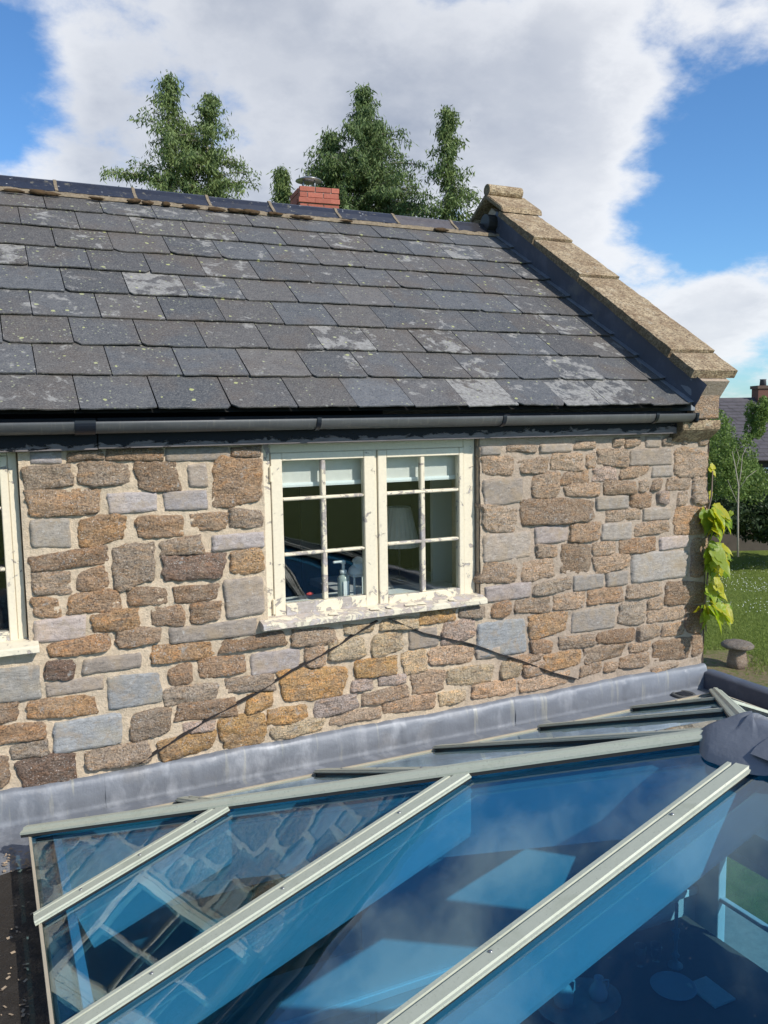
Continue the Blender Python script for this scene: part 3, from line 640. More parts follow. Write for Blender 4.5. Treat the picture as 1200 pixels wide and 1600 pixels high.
# bedding mortar under the ridge with moss
V = []; Fc = []; zed = RTOP - wing * math.sin(pr_) - .005; yed = RY - wing * math.cos(pr_)
n = 420; prev = None
for i in range(n + 1):
    x = XL + (3.93 - XL) * i / n; e = .012 * fbm(x, 0, 0, 14, 3); f = .016 * abs(fbm(x, 4, 0, 7, 3))
    s_ = RS - .165 - f
    pts = [Vector((x, yed + .03, zed + .01)), Vector((x, yed - .004 - e * .5, zed - .004)), RP(x, s_ + .02, .038 + e * .6), RP(x, s_, .018)]
    V += pts
for i in range(n):
    for q in range(3): a = i * 4 + q; Fc.append((a, a + 1, a + 5, a + 4))
mesh('ridge_bedding', V, Fc, M['bedding'], roof, True)
def blob(name, c, rx, ry, rz, mat, parent, seed, rough=.5, n=2):
    bm = bmesh.new(); bmesh.ops.create_icosphere(bm, subdivisions=n, radius=1)
    for v in bm.verts:
        k = 1 + rough * fbm(v.co.x, v.co.y, v.co.z + seed * 5, 1.4, 3); v.co = Vector((v.co.x * rx * k, v.co.y * ry * k, v.co.z * rz * k)) + Vector(c)
    return from_bm(name, bm, mat, parent, True)
r = random.Random(5)
MP = [(60, 293), (78, 294), (150, 301), (205, 309), (214, 312), (228, 316), (236, 318), (262, 319), (372, 331), (395, 334), (402, 335), (428, 337), (436, 338), (468, 342), (476, 343), (484, 345), (552, 352), (700, 366), (20, 289), (300, 322), (340, 327)]
for i, (px, py) in enumerate(MP):
    x, s = onroof(px, py + 1, .045); blob('moss_clump', RP(x, RS - .165 - r.uniform(.0, .03), .035), r.uniform(.02, .07), r.uniform(.012, .02), r.uniform(.008, .016), M['moss'], roof, i)

# ------------------------------------------------------------------ gable parapet with coping
par = empty('gable_parapet', parent=cottage)
PX0, PX1 = 3.93, 4.19; CX0, CX1 = 3.885, 4.245
def prism_x(name, poly, xa, xb, mat, parent, color=None, bev=0):
    n = len(poly); V = [(xa, y, z) for y, z in poly] + [(xb, y, z) for y, z in poly]
    Fc = [tuple(range(n)), tuple(range(2 * n - 1, n - 1, -1))] + [(i, n + i, n + (i + 1) % n, (i + 1) % n) for i in range(n)]
    o = mesh(name, V, Fc, mat, parent, color=color)
    bm = bmesh.new(); bm.from_mesh(o.data); bmesh.ops.recalc_face_normals(bm, faces=bm.faces)
    if bev: bmesh.ops.bevel(bm, geom=list(bm.edges), offset=bev, segments=2, affect='EDGES')
    bm.to_mesh(o.data); bm.free(); return o
def yz(s, off): v = RP(0, s, off); return (v.y, v.z)
OFFB = .165
prism_x('parapet_core', [(WY - .02, CZ + .02), yz(.05, OFFB - .01), (RY, RZ + (OFFB - .01) / math.cos(PT)), (2 * RY - EY - .1, CZ + .2), (2 * RY - EY - .1, CZ - .02), (WY + .0, CZ - .02)], PX0 + .006, PX1 - .004, M['mortar'], par)
# coping stones: s ranges from the joints
jr = [(1080, 572), (1045, 547), (904, 429), (832, 371), (789, 332)]
SJ = [.073] + [onroof(a, b, .22)[1] for a, b in jr[1:]]
SJ[-1] = RS - .10
def rough_block(name, xa, xb, sa, sb, offa, offb, lift, mat, parent, seed, nx_=10, ns=14):
    # closed box grid in roof space with weathered surface
    bm = bmesh.new(); nxx, nss = nx_, max(4, int((sb - sa) / .03)); top = {}; bot = {}
    for i in range(nxx + 1):
        for j in range(nss + 1):
            x = xa + (xb - xa) * i / nxx; s = sa + (sb - sa) * j / nss; ed = min(i, nxx - i, j, nss - j) == 0
            f = j / nss; of = offb + lift * (1 - f) + .004 * fbm(x, s, seed, 14, 3) - (.006 if ed else 0)
            dx = (.004 * fbm(s, 3, seed, 12, 3) if i in (0, nxx) else 0); ds = .004 * fbm(x, 8, seed, 12, 3) if j in (0, nss) else 0
            top[i, j] = bm.verts.new(RP(x + dx, s + ds, of))
            bot[i, j] = bm.verts.new(RP(x + dx * .5, s + ds + .0, offa + .003 * fbm(x, s, seed + 9, 20, 2)))
    for i in range(nxx):
        for j in range(nss):
            bm.faces.new((top[i, j], top[i + 1, j], top[i + 1, j + 1], top[i, j + 1])); bm.faces.new((bot[i, j], bot[i, j + 1], bot[i + 1, j + 1], bot[i + 1, j]))
    per = [(i, 0) for i in range(nxx)] + [(nxx, j) for j in range(nss)] + [(i, nss) for i in range(nxx, 0, -1)] + [(0, j) for j in range(nss, 0, -1)]
    for a, b in zip(per, per[1:] + per[:1]): bm.faces.new((top[b], top[a], bot[a], bot[b]))
    bmesh.ops.recalc_face_normals(bm, faces=bm.faces)
    return from_bm(name, bm, mat, parent)
for i in range(len(SJ) - 1):
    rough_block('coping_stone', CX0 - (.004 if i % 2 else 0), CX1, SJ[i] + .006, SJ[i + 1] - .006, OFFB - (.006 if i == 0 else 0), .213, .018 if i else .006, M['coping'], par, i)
# saddle stone and roll at the peak
zpk = RZ + .22 / math.cos(PT)
prism_x('saddle_stone', [(RY - .26, zpk - .172), (RY - .25, zpk - .125), (RY, zpk + .035), (RY + .25, zpk - .125), (RY + .26, zpk - .172), (RY, zpk - .01)], CX0 - .01, CX1 + .02, M['coping'], par, bev=.006)
for s_ in (1,):
    y0 = RY + .18; prism_x('coping_stone', [(y0, zpk - .13), (2 * RY - EY, EZ + .24), (2 * RY - EY, EZ + .19), (y0, zpk - .2)], CX0, CX1, M['coping'], par, bev=.004)
rr = [(.048 * math.cos(a), .048 * math.sin(a)) for a in [2 * math.pi * q / 14 for q in range(14)]]
extrude('ridge_roll', rr, (CX0 + .0, RY - .01, zpk + .06), (CX1 - .03, RY - .01, zpk + .06), M['coping'], par)
extrude('parapet_vent', [(.07 * math.cos(a), .07 * math.sin(a)) for a in [math.pi * 2 * q / 12 for q in range(12)]], (PX0 - .09, RY - .05, RZ + .05), (PX0 + .01, RY - .05, RZ + .05), M['gasket'], par)
# lead on the inner face (upstand with three laps) and the soaker strip on the slates
lj = [-.02, .55, 1.1, 1.62, RS - .02]
for i in range(4):
    sa, sb = lj[i], lj[i + 1] + .02; V = []; Fc = []; ns = 14
    for j in range(ns + 1):
        s = sa + (sb - sa) * j / ns; x = PX0 - .004 - .004 * i * 0 + .004 * fbm(s, i, 0, 4, 2)
        V += [RP(x - .006, s, .012), RP(x + .001, s, .06 + .003 * fbm(s, 5, i, 6, 2)), RP(x - .002, s, .11), RP(x + .004, s, OFFB + .004), ]
    for j in range(ns):
        for q in range(3): a = j * 4 + q; Fc.append((a, a + 1, a + 5, a + 4))
    o = mesh('lead_upstand', V, Fc, M['darklead'], par, True); o.location.x = -.003 * (i % 2)
for ci in range(9):
    s0 = ci * GA; V = []
    for x, s, of in ((3.885, s0 + .005, .030), (3.935, s0 + .005, .036), (3.935, s0 + GA + .05, .014), (3.885, s0 + GA + .05, .012)): V.append(RP(x, s, of))
    mesh('lead_soaker', V + [v + NR * .003 for v in V], [(3, 2, 1, 0), (4, 5, 6, 7), (0, 1, 5, 4), (1, 2, 6, 5), (2, 3, 7, 6), (3, 0, 4, 7)], M['lead'], par)
# kneeler at the foot
kn = M['coping']
bm = bmesh.new(); bmbox(bm, (PX0 + .035, WY - .10, CZ - .022), (PX1 - .015, WY + .1, CZ + .175), .008); from_bm('kneeler_stone', bm, M['stone'], par, color=(.40, .29, .20, 1))
bm = bmesh.new(); bmbox(bm, (PX0 + .035, WY - .098, CZ + .178), (PX1 - .015, WY + .1, CZ + .235), .006); from_bm('kneeler_stone', bm, M['stone'], par, color=(.38, .27, .18, 1))
prism_x('corbel_stone', [(WY - .11, CZ - .03), (WY - .11, CZ - .082), (WY - .085, CZ - .105), (WY - .004, CZ - .165), (WY + .1, CZ - .165), (WY + .1, CZ - .03)], PX0 - .06, PX1 - .01, M['coping'], par, bev=.005)
box('lead_apron', (PX0 - .002, WY - .108, CZ + .03), (PX0 + .032, WY + .05, CZ + .225), M['lead'], par, bev=.002)

# ------------------------------------------------------------------ windows
def window(xa, xb, zlo, zhi, layout, name='window', px_sashes=None):
    """layout: list of sashes (x0,x1,[glass x0, muntin.., glass x1])"""
    W = empty(name, parent=cottage)
    y = FY
    pn = lambda: (1, 1, 1, random.uniform(0, .45))
    def b(nm, lo, hi, par_=W, c=None, bev=.003, mat='cream'): return box(nm, lo, hi, M[mat], par_, bev=bev, color=c or pn())
    fw = .036
    b('frame', (xa, y, zlo), (layout[0][0] - .001, y + .09, zhi + .05), c=(1, 1, 1, .45)); b('frame', (layout[-1][1] + .001, y - .002, zlo), (xb, y + .09, zhi + .05), c=(1, 1, 1, .25)); b('frame', (layout[0][0] - .001, y + .001, zhi - .012), (layout[-1][1] + .001, y + .089, zhi + .05))
    for i in range(len(layout) - 1): b('mullion', (layout[i][1] + .001, y + .004, zlo), (layout[i + 1][0] - .001, y + .09, zhi - .012))
    for (s0, s1, gx, zb_, zgb, zbars, zgt, zt_) in layout:
        S = empty('sash', parent=W); ys = y - .008
        b('stile', (s0, ys, zb_), (gx[0][0], ys + .045, zt_), S, (1, 1, 1, .28)); b('stile', (gx[-1][1], ys, zb_), (s1, ys + .045, zt_), S, (1, 1, 1, .3))
        b('rail', (gx[0][0] + .0005, ys + .001, zgt), (gx[-1][1] - .0005, ys + .044, zt_), S, (1, 1, 1, .05)); b('rail', (gx[0][0] + .0005, ys - .003, zb_), (gx[-1][1] - .0005, ys + .044, zgb), S, (1, 1, 1, .75))
        for p, q in zip(gx[:-1], gx[1:]):
            box('glazing_bar', (p[1] + .002, ys + .006, zgb), (q[0] - .002, ys + .04, zgt), M['cream'], S, bev=.004, color=(1, 1, 1, .75), jit=.0012)
        bars = sorted(zbars)
        for z in bars: box('glazing_bar', (gx[0][0] + .0005, ys + .004, z - .0085), (gx[-1][1] - .0005, ys + .039, z + .0085), M['cream'], S, bev=.005, color=(1, 1, 1, .6), jit=.0015)
        lv = [zgb] + bars + [zgt]
        for p in gx:
            for za, zc in zip(lv[:-1], lv[1:]):
                tl = random.uniform(-.0022, .0022); tx = random.uniform(-.002, .002)
                V = [(p[0], ys + .022 - tl - tx, za), (p[1], ys + .022 - tl + tx, za), (p[1], ys + .022 + tl + tx, zc), (p[0], ys + .022 + tl - tx, zc)]
                V += [(a, b_ + .004, c) for a, b_, c in V]
                mesh('pane', V, [(0, 1, 2, 3), (7, 6, 5, 4), (0, 4, 5, 1), (1, 5, 6, 2), (2, 6, 7, 3), (3, 7, 4, 0)], M['clearglass'], S)
    return W
X_ = lambda p, yy=820: float(onY(p, yy, FY)[0]); Z_ = lambda x, p: float(onY(x, p, FY)[2])
zt0 = Z_(505, 702); zb0 = Z_(505, 956)
lay = [(X_(425), X_(586.5), [(X_(442.5), X_(503)), (X_(511), X_(569.5))], Z_(505, 955), Z_(505, 937), [Z_(505, 777), Z_(505, 862)], Z_(505, 718), zt0 - .012),
       (X_(591), X_(724), [(X_(604.5), X_(657.5)), (X_(665), X_(717))], Z_(660, 940), Z_(660, 925), [Z_(660, 768), Z_(660, 846)], Z_(660, 713), zt0 - .012)]
W1 = window(X_(411), X_(741.5), zb0, zt0, lay)
def hinge(W, px, py):
    p = onY(px, py, FY); x, _, z = map(float, p); bm = bmesh.new(); bmbox(bm, (x - .006, FY - .014, z - .04), (x + .006, FY + .01, z + .04), .004); from_bm('hinge', bm, M['cream'], W, color=(1, 1, 1, .2))
hinge(W1, 422, 741); hinge(W1, 427, 948)
# sill
def sill(W, xa, xb, z, seed, col):
    bm = bmesh.new(); n = 40; rows = []
    prof = [(FY + .06, .012), (WY - .0, .004), (WY - .052, -.008), (WY - .062, -.014), (WY - .062, -.036), (WY - .055, -.041), (FY + .06, -.04)]
    for i in range(n + 1):
        x = xa + (xb - xa) * i / n; row = []
        for q, (yy, dz) in enumerate(prof):
            e = .0028 * fbm(x, q, seed, 9, 3); row.append(bm.verts.new((x, yy + e, z + dz + e * .6)))
        rows.append(row)
    m = len(prof)
    for i in range(n):
        for q in range(m): bm.faces.new((rows[i][q], rows[i + 1][q], rows[i + 1][(q + 1) % m], rows[i][(q + 1) % m]))
    bm.faces.new(rows[0]); bm.faces.new(rows[-1][::-1]); bmesh.ops.recalc_face_normals(bm, faces=bm.faces)
    return from_bm('sill', bm, M['sill'], W, color=(1, 1, 1, col))
SY = WY - .062
sill(W1, float(onY(412, 978, SY)[0]), float(onY(762, 935, SY)[0]), zb0 + .002, 3, .35)
r = random.Random(12)
for px, py in ((585, 966), (640, 955), (655, 951), (705, 946), (607, 962), (520, 969)):
    p = onY(px, py, WY - .03); x = float(p[0]); wd = r.uniform(.015, .045)
    V = [(x - wd, WY - .045, zb0 + .004), (x + wd, WY - .052, zb0 + .000), (x + wd * .8, WY - .018, zb0 + .010), (x - wd * .7, WY - .02, zb0 + .006)]; V2 = [(a, b_, c + .0015) for a, b_, c in V]
    mesh('paint_flake', V + V2, [(3, 2, 1, 0), (4, 5, 6, 7), (0, 1, 5, 4), (1, 2, 6, 5), (2, 3, 7, 6), (3, 0, 4, 7)], M['cream'], W1, color=(1, 1, 1, 0))
# left window (only its right edge is in the photograph)
zl = Z_(34, 1001); zt1 = Z_(20, 708); xr = X_(34, 850); xs1 = X_(19, 850)
lay2 = [(-1.08, -.50, [(-1.03, -.80), (-.775, -.55)], zl + .003, zl + .05, [zl + .33, zl + .60], zt1 - .05, zt1 - .012), (-.47, xs1, [(-.42, -.205), (-.18, X_(6, 850))], zl + .003, zl + .05, [zl + .33, zl + .60], zt1 - .05, zt1 - .012)]
W2 = window(OPEN[1][0] + .004, xr, zl, zt1, lay2)
sill(W2, OPEN[1][0] - .04, float(onY(62, 1020, SY)[0]), zl + .002, 5, -.2)
# rooms behind the windows
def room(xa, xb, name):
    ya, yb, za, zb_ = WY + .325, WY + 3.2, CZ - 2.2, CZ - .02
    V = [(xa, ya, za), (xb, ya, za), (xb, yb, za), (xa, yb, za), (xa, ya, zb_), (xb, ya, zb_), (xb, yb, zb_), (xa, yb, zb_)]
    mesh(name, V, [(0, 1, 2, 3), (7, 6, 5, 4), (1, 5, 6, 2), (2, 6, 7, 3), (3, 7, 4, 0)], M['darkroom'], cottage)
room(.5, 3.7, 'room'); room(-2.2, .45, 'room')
box('window_board', (w1[0] - .05, FY + .091, zb0 - .03), (w1[1] + .05, WY + .52, zb0 - .005), M['white'], W1, bev=.003)
# blind
for (a, b_) in ((X_(433), X_(582)), (X_(596), X_(722))):
    zb2 = float(onY(500, 757, FY + .065)[2]); bl = box('blind', (a, FY + .068, zb2 + .012), (b_, FY + .071, zt0 + .02), M['fabric'], W1); extrude('blind_bar', [(-.008, -.01), (.008, -.01), (.01, 0), (.008, .012), (-.008, .012), (-.01, 0)], (a, FY + .064, zb2 + .004), (b_, FY + .064, zb2 + .004), M['white'], bl)
# pale reveal board at the right inside
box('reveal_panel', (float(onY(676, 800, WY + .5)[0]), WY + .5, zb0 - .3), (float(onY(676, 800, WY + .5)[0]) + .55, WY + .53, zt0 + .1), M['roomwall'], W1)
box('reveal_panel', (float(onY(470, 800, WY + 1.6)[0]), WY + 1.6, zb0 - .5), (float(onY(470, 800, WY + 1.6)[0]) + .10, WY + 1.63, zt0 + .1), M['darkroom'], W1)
zs_ = zb0 - .004
# soap dispenser
p = onY(537, 918, WY + .2); dx, dy = float(p[0]), WY + .2
sd = empty('soap_dispenser', 'clear soap dispenser with white pump behind the lower pane, left of the white lantern', 'soap dispenser')
lathe('bottle', [(.024, 0), (.026, .004), (.026, .105), (.022, .118), (.012, .125), (.012, .13)], (dx, dy, zs_), M['gloss'], sd, color=(.42, .46, .42, 1))
lathe('collar', [(.015, .128), (.015, .142), (.006, .145), (.006, .168), (.010, .170), (.010, .182)], (dx, dy, zs_), M['white'], sd, n=12)
box('spout', (dx - .045, dy - .006, zs_ + .174), (dx + .006, dy + .006, zs_ + .184), M['white'], sd, bev=.002)
box('paper_label', (dx - .012, dy - .0285, zs_ + .02), (dx + .012, dy - .0265, zs_ + .10), M['white'], sd)
# candle lantern
p = onY(560, 922, WY + .2); lx = float(p[0]) + .01; ly = WY + .22
ln = empty('candle_lantern', 'white metal candle lantern with domed top and loop handle beside the soap dispenser', 'lantern')
for a in (-.034, .034):
    for b_ in (-.034, .034): box('post', (lx + a - .004, ly + b_ - .004, zs_ + .012), (lx + a + .004, ly + b_ + .004, zs_ + .115), M['white'], ln, bev=.001)
box('base_plate', (lx - .042, ly - .042, zs_), (lx + .042, ly + .042, zs_ + .014), M['white'], ln, bev=.003)
box('top_plate', (lx - .042, ly - .042, zs_ + .112), (lx + .042, ly + .042, zs_ + .122), M['white'], ln, bev=.003)
lathe('domed_top', [(.046, .122), (.046, .128), (.040, .145), (.026, .158), (.022, .16), (.022, .172), (.027, .174), (.024, .184), (.010, .193), (.002, .195)], (lx, ly, zs_), M['white'], ln)
tube('handle', [(lx + .03 * math.cos(a), ly - .026, zs_ + .168 + .022 * math.sin(a)) for a in [math.pi * 2 * q / 16 for q in range(17)]], .0022, M['white'], ln, n=6)
for b_ in (-.036,): mesh('lantern_pane', [(lx - .03, ly + b_, zs_ + .014), (lx + .03, ly + b_, zs_ + .014), (lx + .03, ly + b_, zs_ + .112), (lx - .03, ly + b_, zs_ + .112)], [(0, 1, 2, 3)], M['clearglass'], ln)
lathe('candle', [(.016, .014), (.016, .06), (.002, .062), (.001, .07)], (lx, ly, zs_), M['fabric'], ln, n=12)
sp = blob('red_sponge', onY(484, 928, WY + .14) + np.array([0, 0, .0]), .022, .012, .009, M['objcol'], None, 3, .3); sp.color = (.6, .06, .04, 1); tag(sp, 'small red sponge on the window board behind the lower left pane', 'sponge')
sp.location.z += 0
for e_, c_, k_ in ((sd, Vector((dx, dy, zs_)), 1.30), (ln, Vector((lx, ly, zs_)), 1.28)):
    e_.matrix_world = Matrix.Translation(c_) @ Matrix.Diagonal((k_, k_, k_, 1)) @ Matrix.Translation(-c_)
# table lamp
p = onY(628, 850, WY + .75); qx = float(p[0]); tz = zs_ - .02
tl = empty('table_lamp', 'table lamp with pale pleated shade behind the middle panes of the right sash', 'lamp')
ztp = float(onY(625, 792, WY + .75)[2]); zbt = float(onY(625, 853, WY + .75)[2])
npl = 48; V = []; Fc = []
for z, rr_ in ((zbt, .13), (ztp, .075)):
    for k in range(npl): a = 2 * math.pi * k / npl; q = rr_ * (1 + (.02 if k % 2 else -.02)); V.append((qx - .02 + q * math.cos(a), WY + .75 + q * math.sin(a), z))
for k in range(npl): Fc.append((k, (k + 1) % npl, npl + (k + 1) % npl, npl + k))
mesh('lamp_shade', V, Fc, M['fabric'], tl)
lathe('stem', [(.05, 0), (.05, .01), (.006, .02), (.006, zbt - tz + .12)], (qx - .02, WY + .75, tz), M['steel'], tl, n=12)
lt = box('side_table', (qx - .5, WY + .55, tz - .04), (qx + .3, WY + 1.1, tz), M['objcol'], None, bev=.004, color=(.5, .5, .52, 1)); tag(lt, 'pale table top inside the window carrying the pleated lamp', 'table')

# ================================================================== FLAT ROOF EXTENSION
ZR = CZ - 1.775
ext = empty('flat_roof_extension', 'single storey extension with grey lead flat roof around the blue glass lantern', 'extension')
LX0, LX1, LY1 = .088, 3.868, 3.585; HW = (LX1 - LX0) / 2; UB = [0, .665, 1.298, 1.975, 2.80, 3.45, 4.10, 4.745, 5.40]; VB = [0, .60, 1.235, 1.875, 2.515, 3.16, 3.78]; LY0 = LY1 - UB[-1]; ZE = CZ - 1.65; TG = math.tan(math.radians(21))
XW0, YW0 = -2.4, -2.2; XP = 4.155
# deck as four slabs round the lantern opening
K = .11
def deck(z0, z1, nm, mat, x0=XW0, x1=XP + .12, y0=YW0, y1=WY - .002):
    L = [((x0, y0, z0), (LX0 + K * 0, y1, z1)), ((LX1, y0, z0), (x1, y1, z1)), ((LX0, y0, z0), (LX1, LY0, z1)), ((LX0, LY1, z0), (LX1, y1, z1))]
    bm = bmesh.new(); 
    for lo, hi in L: bmbox(bm, lo, hi)
    return from_bm(nm, bm, mat, ext)
deck(ZR - .26, ZR, 'flat_roof', M['lead'])
# dirty felt patch to the left of the lantern, 4 mm up
V = []; Fc = []; n = 40
yb_ = float(onZ(25, 1362, ZR)[1])
for i in range(n + 1):
    x = XW0 + .02 + (LX0 - .004 - XW0 - .02) * i / n; V += [(x, YW0 + .02, ZR + .004), (x, yb_ + .015 * fbm(x, 0, 0, 8, 3), ZR + .004)]
for i in range(n): a = 2 * i; Fc.append((a, a + 2, a + 3, a + 1))
mesh('dirty_felt', V, Fc, M['dirt'], ext)
# flakes of debris
V = []; r = random.Random(8)
for q in range(90):
    px = r.uniform(2, 50); py = r.uniform(1325, 1362) if q < 60 else r.uniform(1365, 1590); c = onZ(px, py, ZR + .008); s = r.uniform(.003, .010); a = r.uniform(0, 3.14)
    u = np.array([math.cos(a), math.sin(a), r.uniform(-.2, .2)]) * s; v = np.array([-math.sin(a), math.cos(a), r.uniform(0, .5)]) * s * .5
    V.append([c - u - v, c + u - v, c + u + v, c - u + v])
quads_np('debris', np.array(V), material('debris', m_plain, c=(.34, .26, .18), r=.9), ext, kind='stuff')
# walls of the extension & inside
XI1 = XP + .02
boxes('outer_wall', [((XW0, YW0, 0), (XW0 + .3, WY, ZR - .26)), ((XW0 + .3, YW0, 0), (XP + .12, YW0 + .3, ZR - .26))], M['mortar'], ext)
# right wall with a casement opening
wx = XI1 - .02
def onwall(px, py): return onX(px, py, wx)
wy1 = float(onwall(1113, 1400)[1]); wy0 = wy1 - .95; wz1 = float(onwall(1113, 1310)[2]); wz0 = float(onwall(1113, 1487)[2])
boxes('side_wall', [((wx, YW0 + .3, 0), (XP + .12, wy0, ZR - .26)), ((wx, wy1, 0), (XP + .12, WY, ZR - .26)), ((wx, wy0, 0), (XP + .12, wy1, wz0)), ((wx, wy0, wz1), (XP + .12, wy1, ZR - .26))], M['roomwall'], ext)
iw = empty('casement_window', parent=ext)
for lo, hi in (((wx - .01, wy0, wz0 + .0), (wx + .05, wy0 + .06, wz1)), ((wx - .01, wy1 - .06, wz0), (wx + .05, wy1, wz1)), ((wx - .008, wy0 + .06, wz0), (wx + .05, wy1 - .06, wz0 + .06)), ((wx - .008, wy0 + .06, wz1 - .06), (wx + .05, wy1 - .06, wz1)),
               ((wx, wy0 + .06, (wz0 + wz1) / 2 - .015), (wx + .04, wy1 - .06, (wz0 + wz1) / 2 + .015)), ((wx, (wy0 + wy1) / 2 - .015, wz0 + .06), (wx + .038, (wy0 + wy1) / 2 + .015, wz1 - .06))): box('window_frame', lo, hi, M['roomwall'], iw, bev=.004)
box('window_board', (wx - .12, wy0 - .05, wz0 - .03), (wx - .011, wy1 + .05, wz0), M['roomwall'], iw, bev=.004)
FZ = .55
box('floor', (XW0 + .3, YW0 + .3, 0.02), (wx, WY - .002, FZ), M['floor'], ext)
# inner lining of the cottage wall: panelled
box('back_wall', (XW0 + .3, WY - .03, FZ), (wx - .002, WY - .004, ZR - .262), M['roomwall'], ext)
for q in range(9):
    x = .1 + q * .42; boxes('wall_panel', [((x, WY - .045, FZ + .15), (x + .38, WY - .031, FZ + .95))], M['roomwall'], ext, bev=.006)
box('dado_rail', (XW0 + .3, WY - .06, FZ + 1.02), (wx - .01, WY - .031, FZ + 1.07), M['white'], ext, bev=.005)
box('picture_frame', (1.1, WY - .055, FZ + 1.35), (1.7, WY - .031, FZ + 2.05), M['objcol'], ext, bev=.006, color=(.25, .2, .14, 1))
# inner front wall / left wall bright lining
box('inner_lining', (XW0 + .3, YW0 + .31, FZ), (XW0 + .32, WY - .05, ZR - .262), M['roomwall'], ext)
# right parapet in dark lead
q0 = onY(1098.5, 1049.8, 3.93)
pz = float(q0[2]); pxi = float(q0[0])
pxi = 4.165; t_ = onX(1102, 1051, pxi); pz = float(t_[2])
bm = bmesh.new(); n = 30; rows = []
for i in range(n + 1):
    y = WY - .01 + (YW0 - WY) * i / n; e = .004 * fbm(y, 0, 0, 3, 3)
    rows.append([bm.verts.new(v) for v in ((pxi + e, y, ZR + .001), (pxi + e * .6, y, pz - .012), (pxi + .012, y, pz + e), (pxi + .06, y, pz + .004 + e), (pxi + .118, y, pz - .006), (pxi + .128, y, pz - .02), (pxi + .128, y, ZR - .26))])
for i in range(n):
    for q in range(6): bm.faces.new((rows[i][q], rows[i][q + 1], rows[i + 1][q + 1], rows[i + 1][q]))
bmesh.ops.recalc_face_normals(bm, faces=bm.faces)
from_bm('parapet', bm, M['darklead'], ext, True)
# lead flashing along the wall, in sheets
fl = empty('lead_flashing', parent=ext)
FJ = [-1700, -900, -330, 160, 516, 800, 1040, 1100]
xj = [XL, -1.6, -.45] + [float(onY(p, 1200 - p * .18, WY)[0]) for p in FJ[3:-1]] + [WX1 - .01]
for i in range(len(xj) - 1):
    xa, xb = xj[i], xj[i + 1] + .02; n = max(6, int((xb - xa) / .018)); V = []; Fc = []; sh = .0025 * (i % 2)
    folds = [xa + (xb - xa) * f for f in ([.36, .68] if xb - xa > .5 else [.5])]
    for a in range(n + 1):
        x = xa + (xb - xa) * a / n; tp = ZF + .006 * fbm(x, 0, 3, 5, 3) + .010 * fbm(x, 0, 7, 1.6, 2); bt = ZR + .006
        fd = sum(math.exp(-((x - f) / .008) ** 2) for f in folds) * .010
        cols = [(WY + .012, tp + .004), (WY - .016 - sh, tp), (WY - .026 - sh, tp - .012)]
        m = 7
        for q in range(1, m): f = q / m; cols.append((WY - .028 - sh - .012 * math.sin(f * 2.6) - .004 * fbm(x, f * .3, i, 7, 3) - fd, tp - .012 + (bt - tp + .02) * f))
        cols += [(WY - .036 - sh, bt + .01), (WY - .040 - sh, bt + .004 + .004 * fbm(x, 1, 1, 6, 2)), (WY - .036, bt - .012)]
        V += [(x, yy, zz_) for yy, zz_ in cols]; mm = len(cols)
    for a in range(n):
        for q in range(mm - 1): b_ = a * mm + q; Fc.append((b_, b_ + mm, b_ + mm + 1, b_ + 1))
    mesh('lead_sheet', V, Fc, M['lead'], fl, True)
# drain grate at the corner
gp = onZ(1068, 1087, ZR)
dg = lathe('drain_grate', [(.075, 0), (.075, .012), (.06, .018), (.055, .012), (.001, .012)], (float(gp[0]), float(gp[1]), ZR), M['gutter'], ext, n=24)
boxes('grate_slot', [((float(gp[0]) - .04, float(gp[1]) + a, ZR + .0125), (float(gp[0]) + .04, float(gp[1]) + a + .008, ZR + .0175)) for a in (-.04, -.024, -.008, .008, .024)], M['black'], dg)

# ================================================================== ROOF LANTERN
lan = empty('roof_lantern', 'hipped roof lantern of blue tinted glass with sage green glazing bars and lead capped peak', 'roof lantern')
# kerb: outer lead upstand, inner white lining
def ring(nm, a, b_, z0, z1, mat, bev=0):   # frame between inset a and inset b_
    L = [((LX0 + a, LY0 + a, z0), (LX0 + b_, LY1 - a, z1)), ((LX1 - b_, LY0 + a, z0), (LX1 - a, LY1 - a, z1)), ((LX0 + b_, LY0 + a, z0), (LX1 - b_, LY0 + b_, z1)), ((LX0 + b_, LY1 - b_, z0), (LX1 - b_, LY1 - a, z1))]
    return boxes(nm, L, mat, lan, bev)
ring('kerb', .012, .075, ZR - .27, ZE - .02, M['lead'])
ring('inner_lining', .0755, .105, ZR - .275, ZE + .005, M['white'])
ring('eaves_bead', -.014, -.004, ZE - .022, ZE + .004, material('beige_bead', m_plain, c=(.42, .36, .26), r=.7))
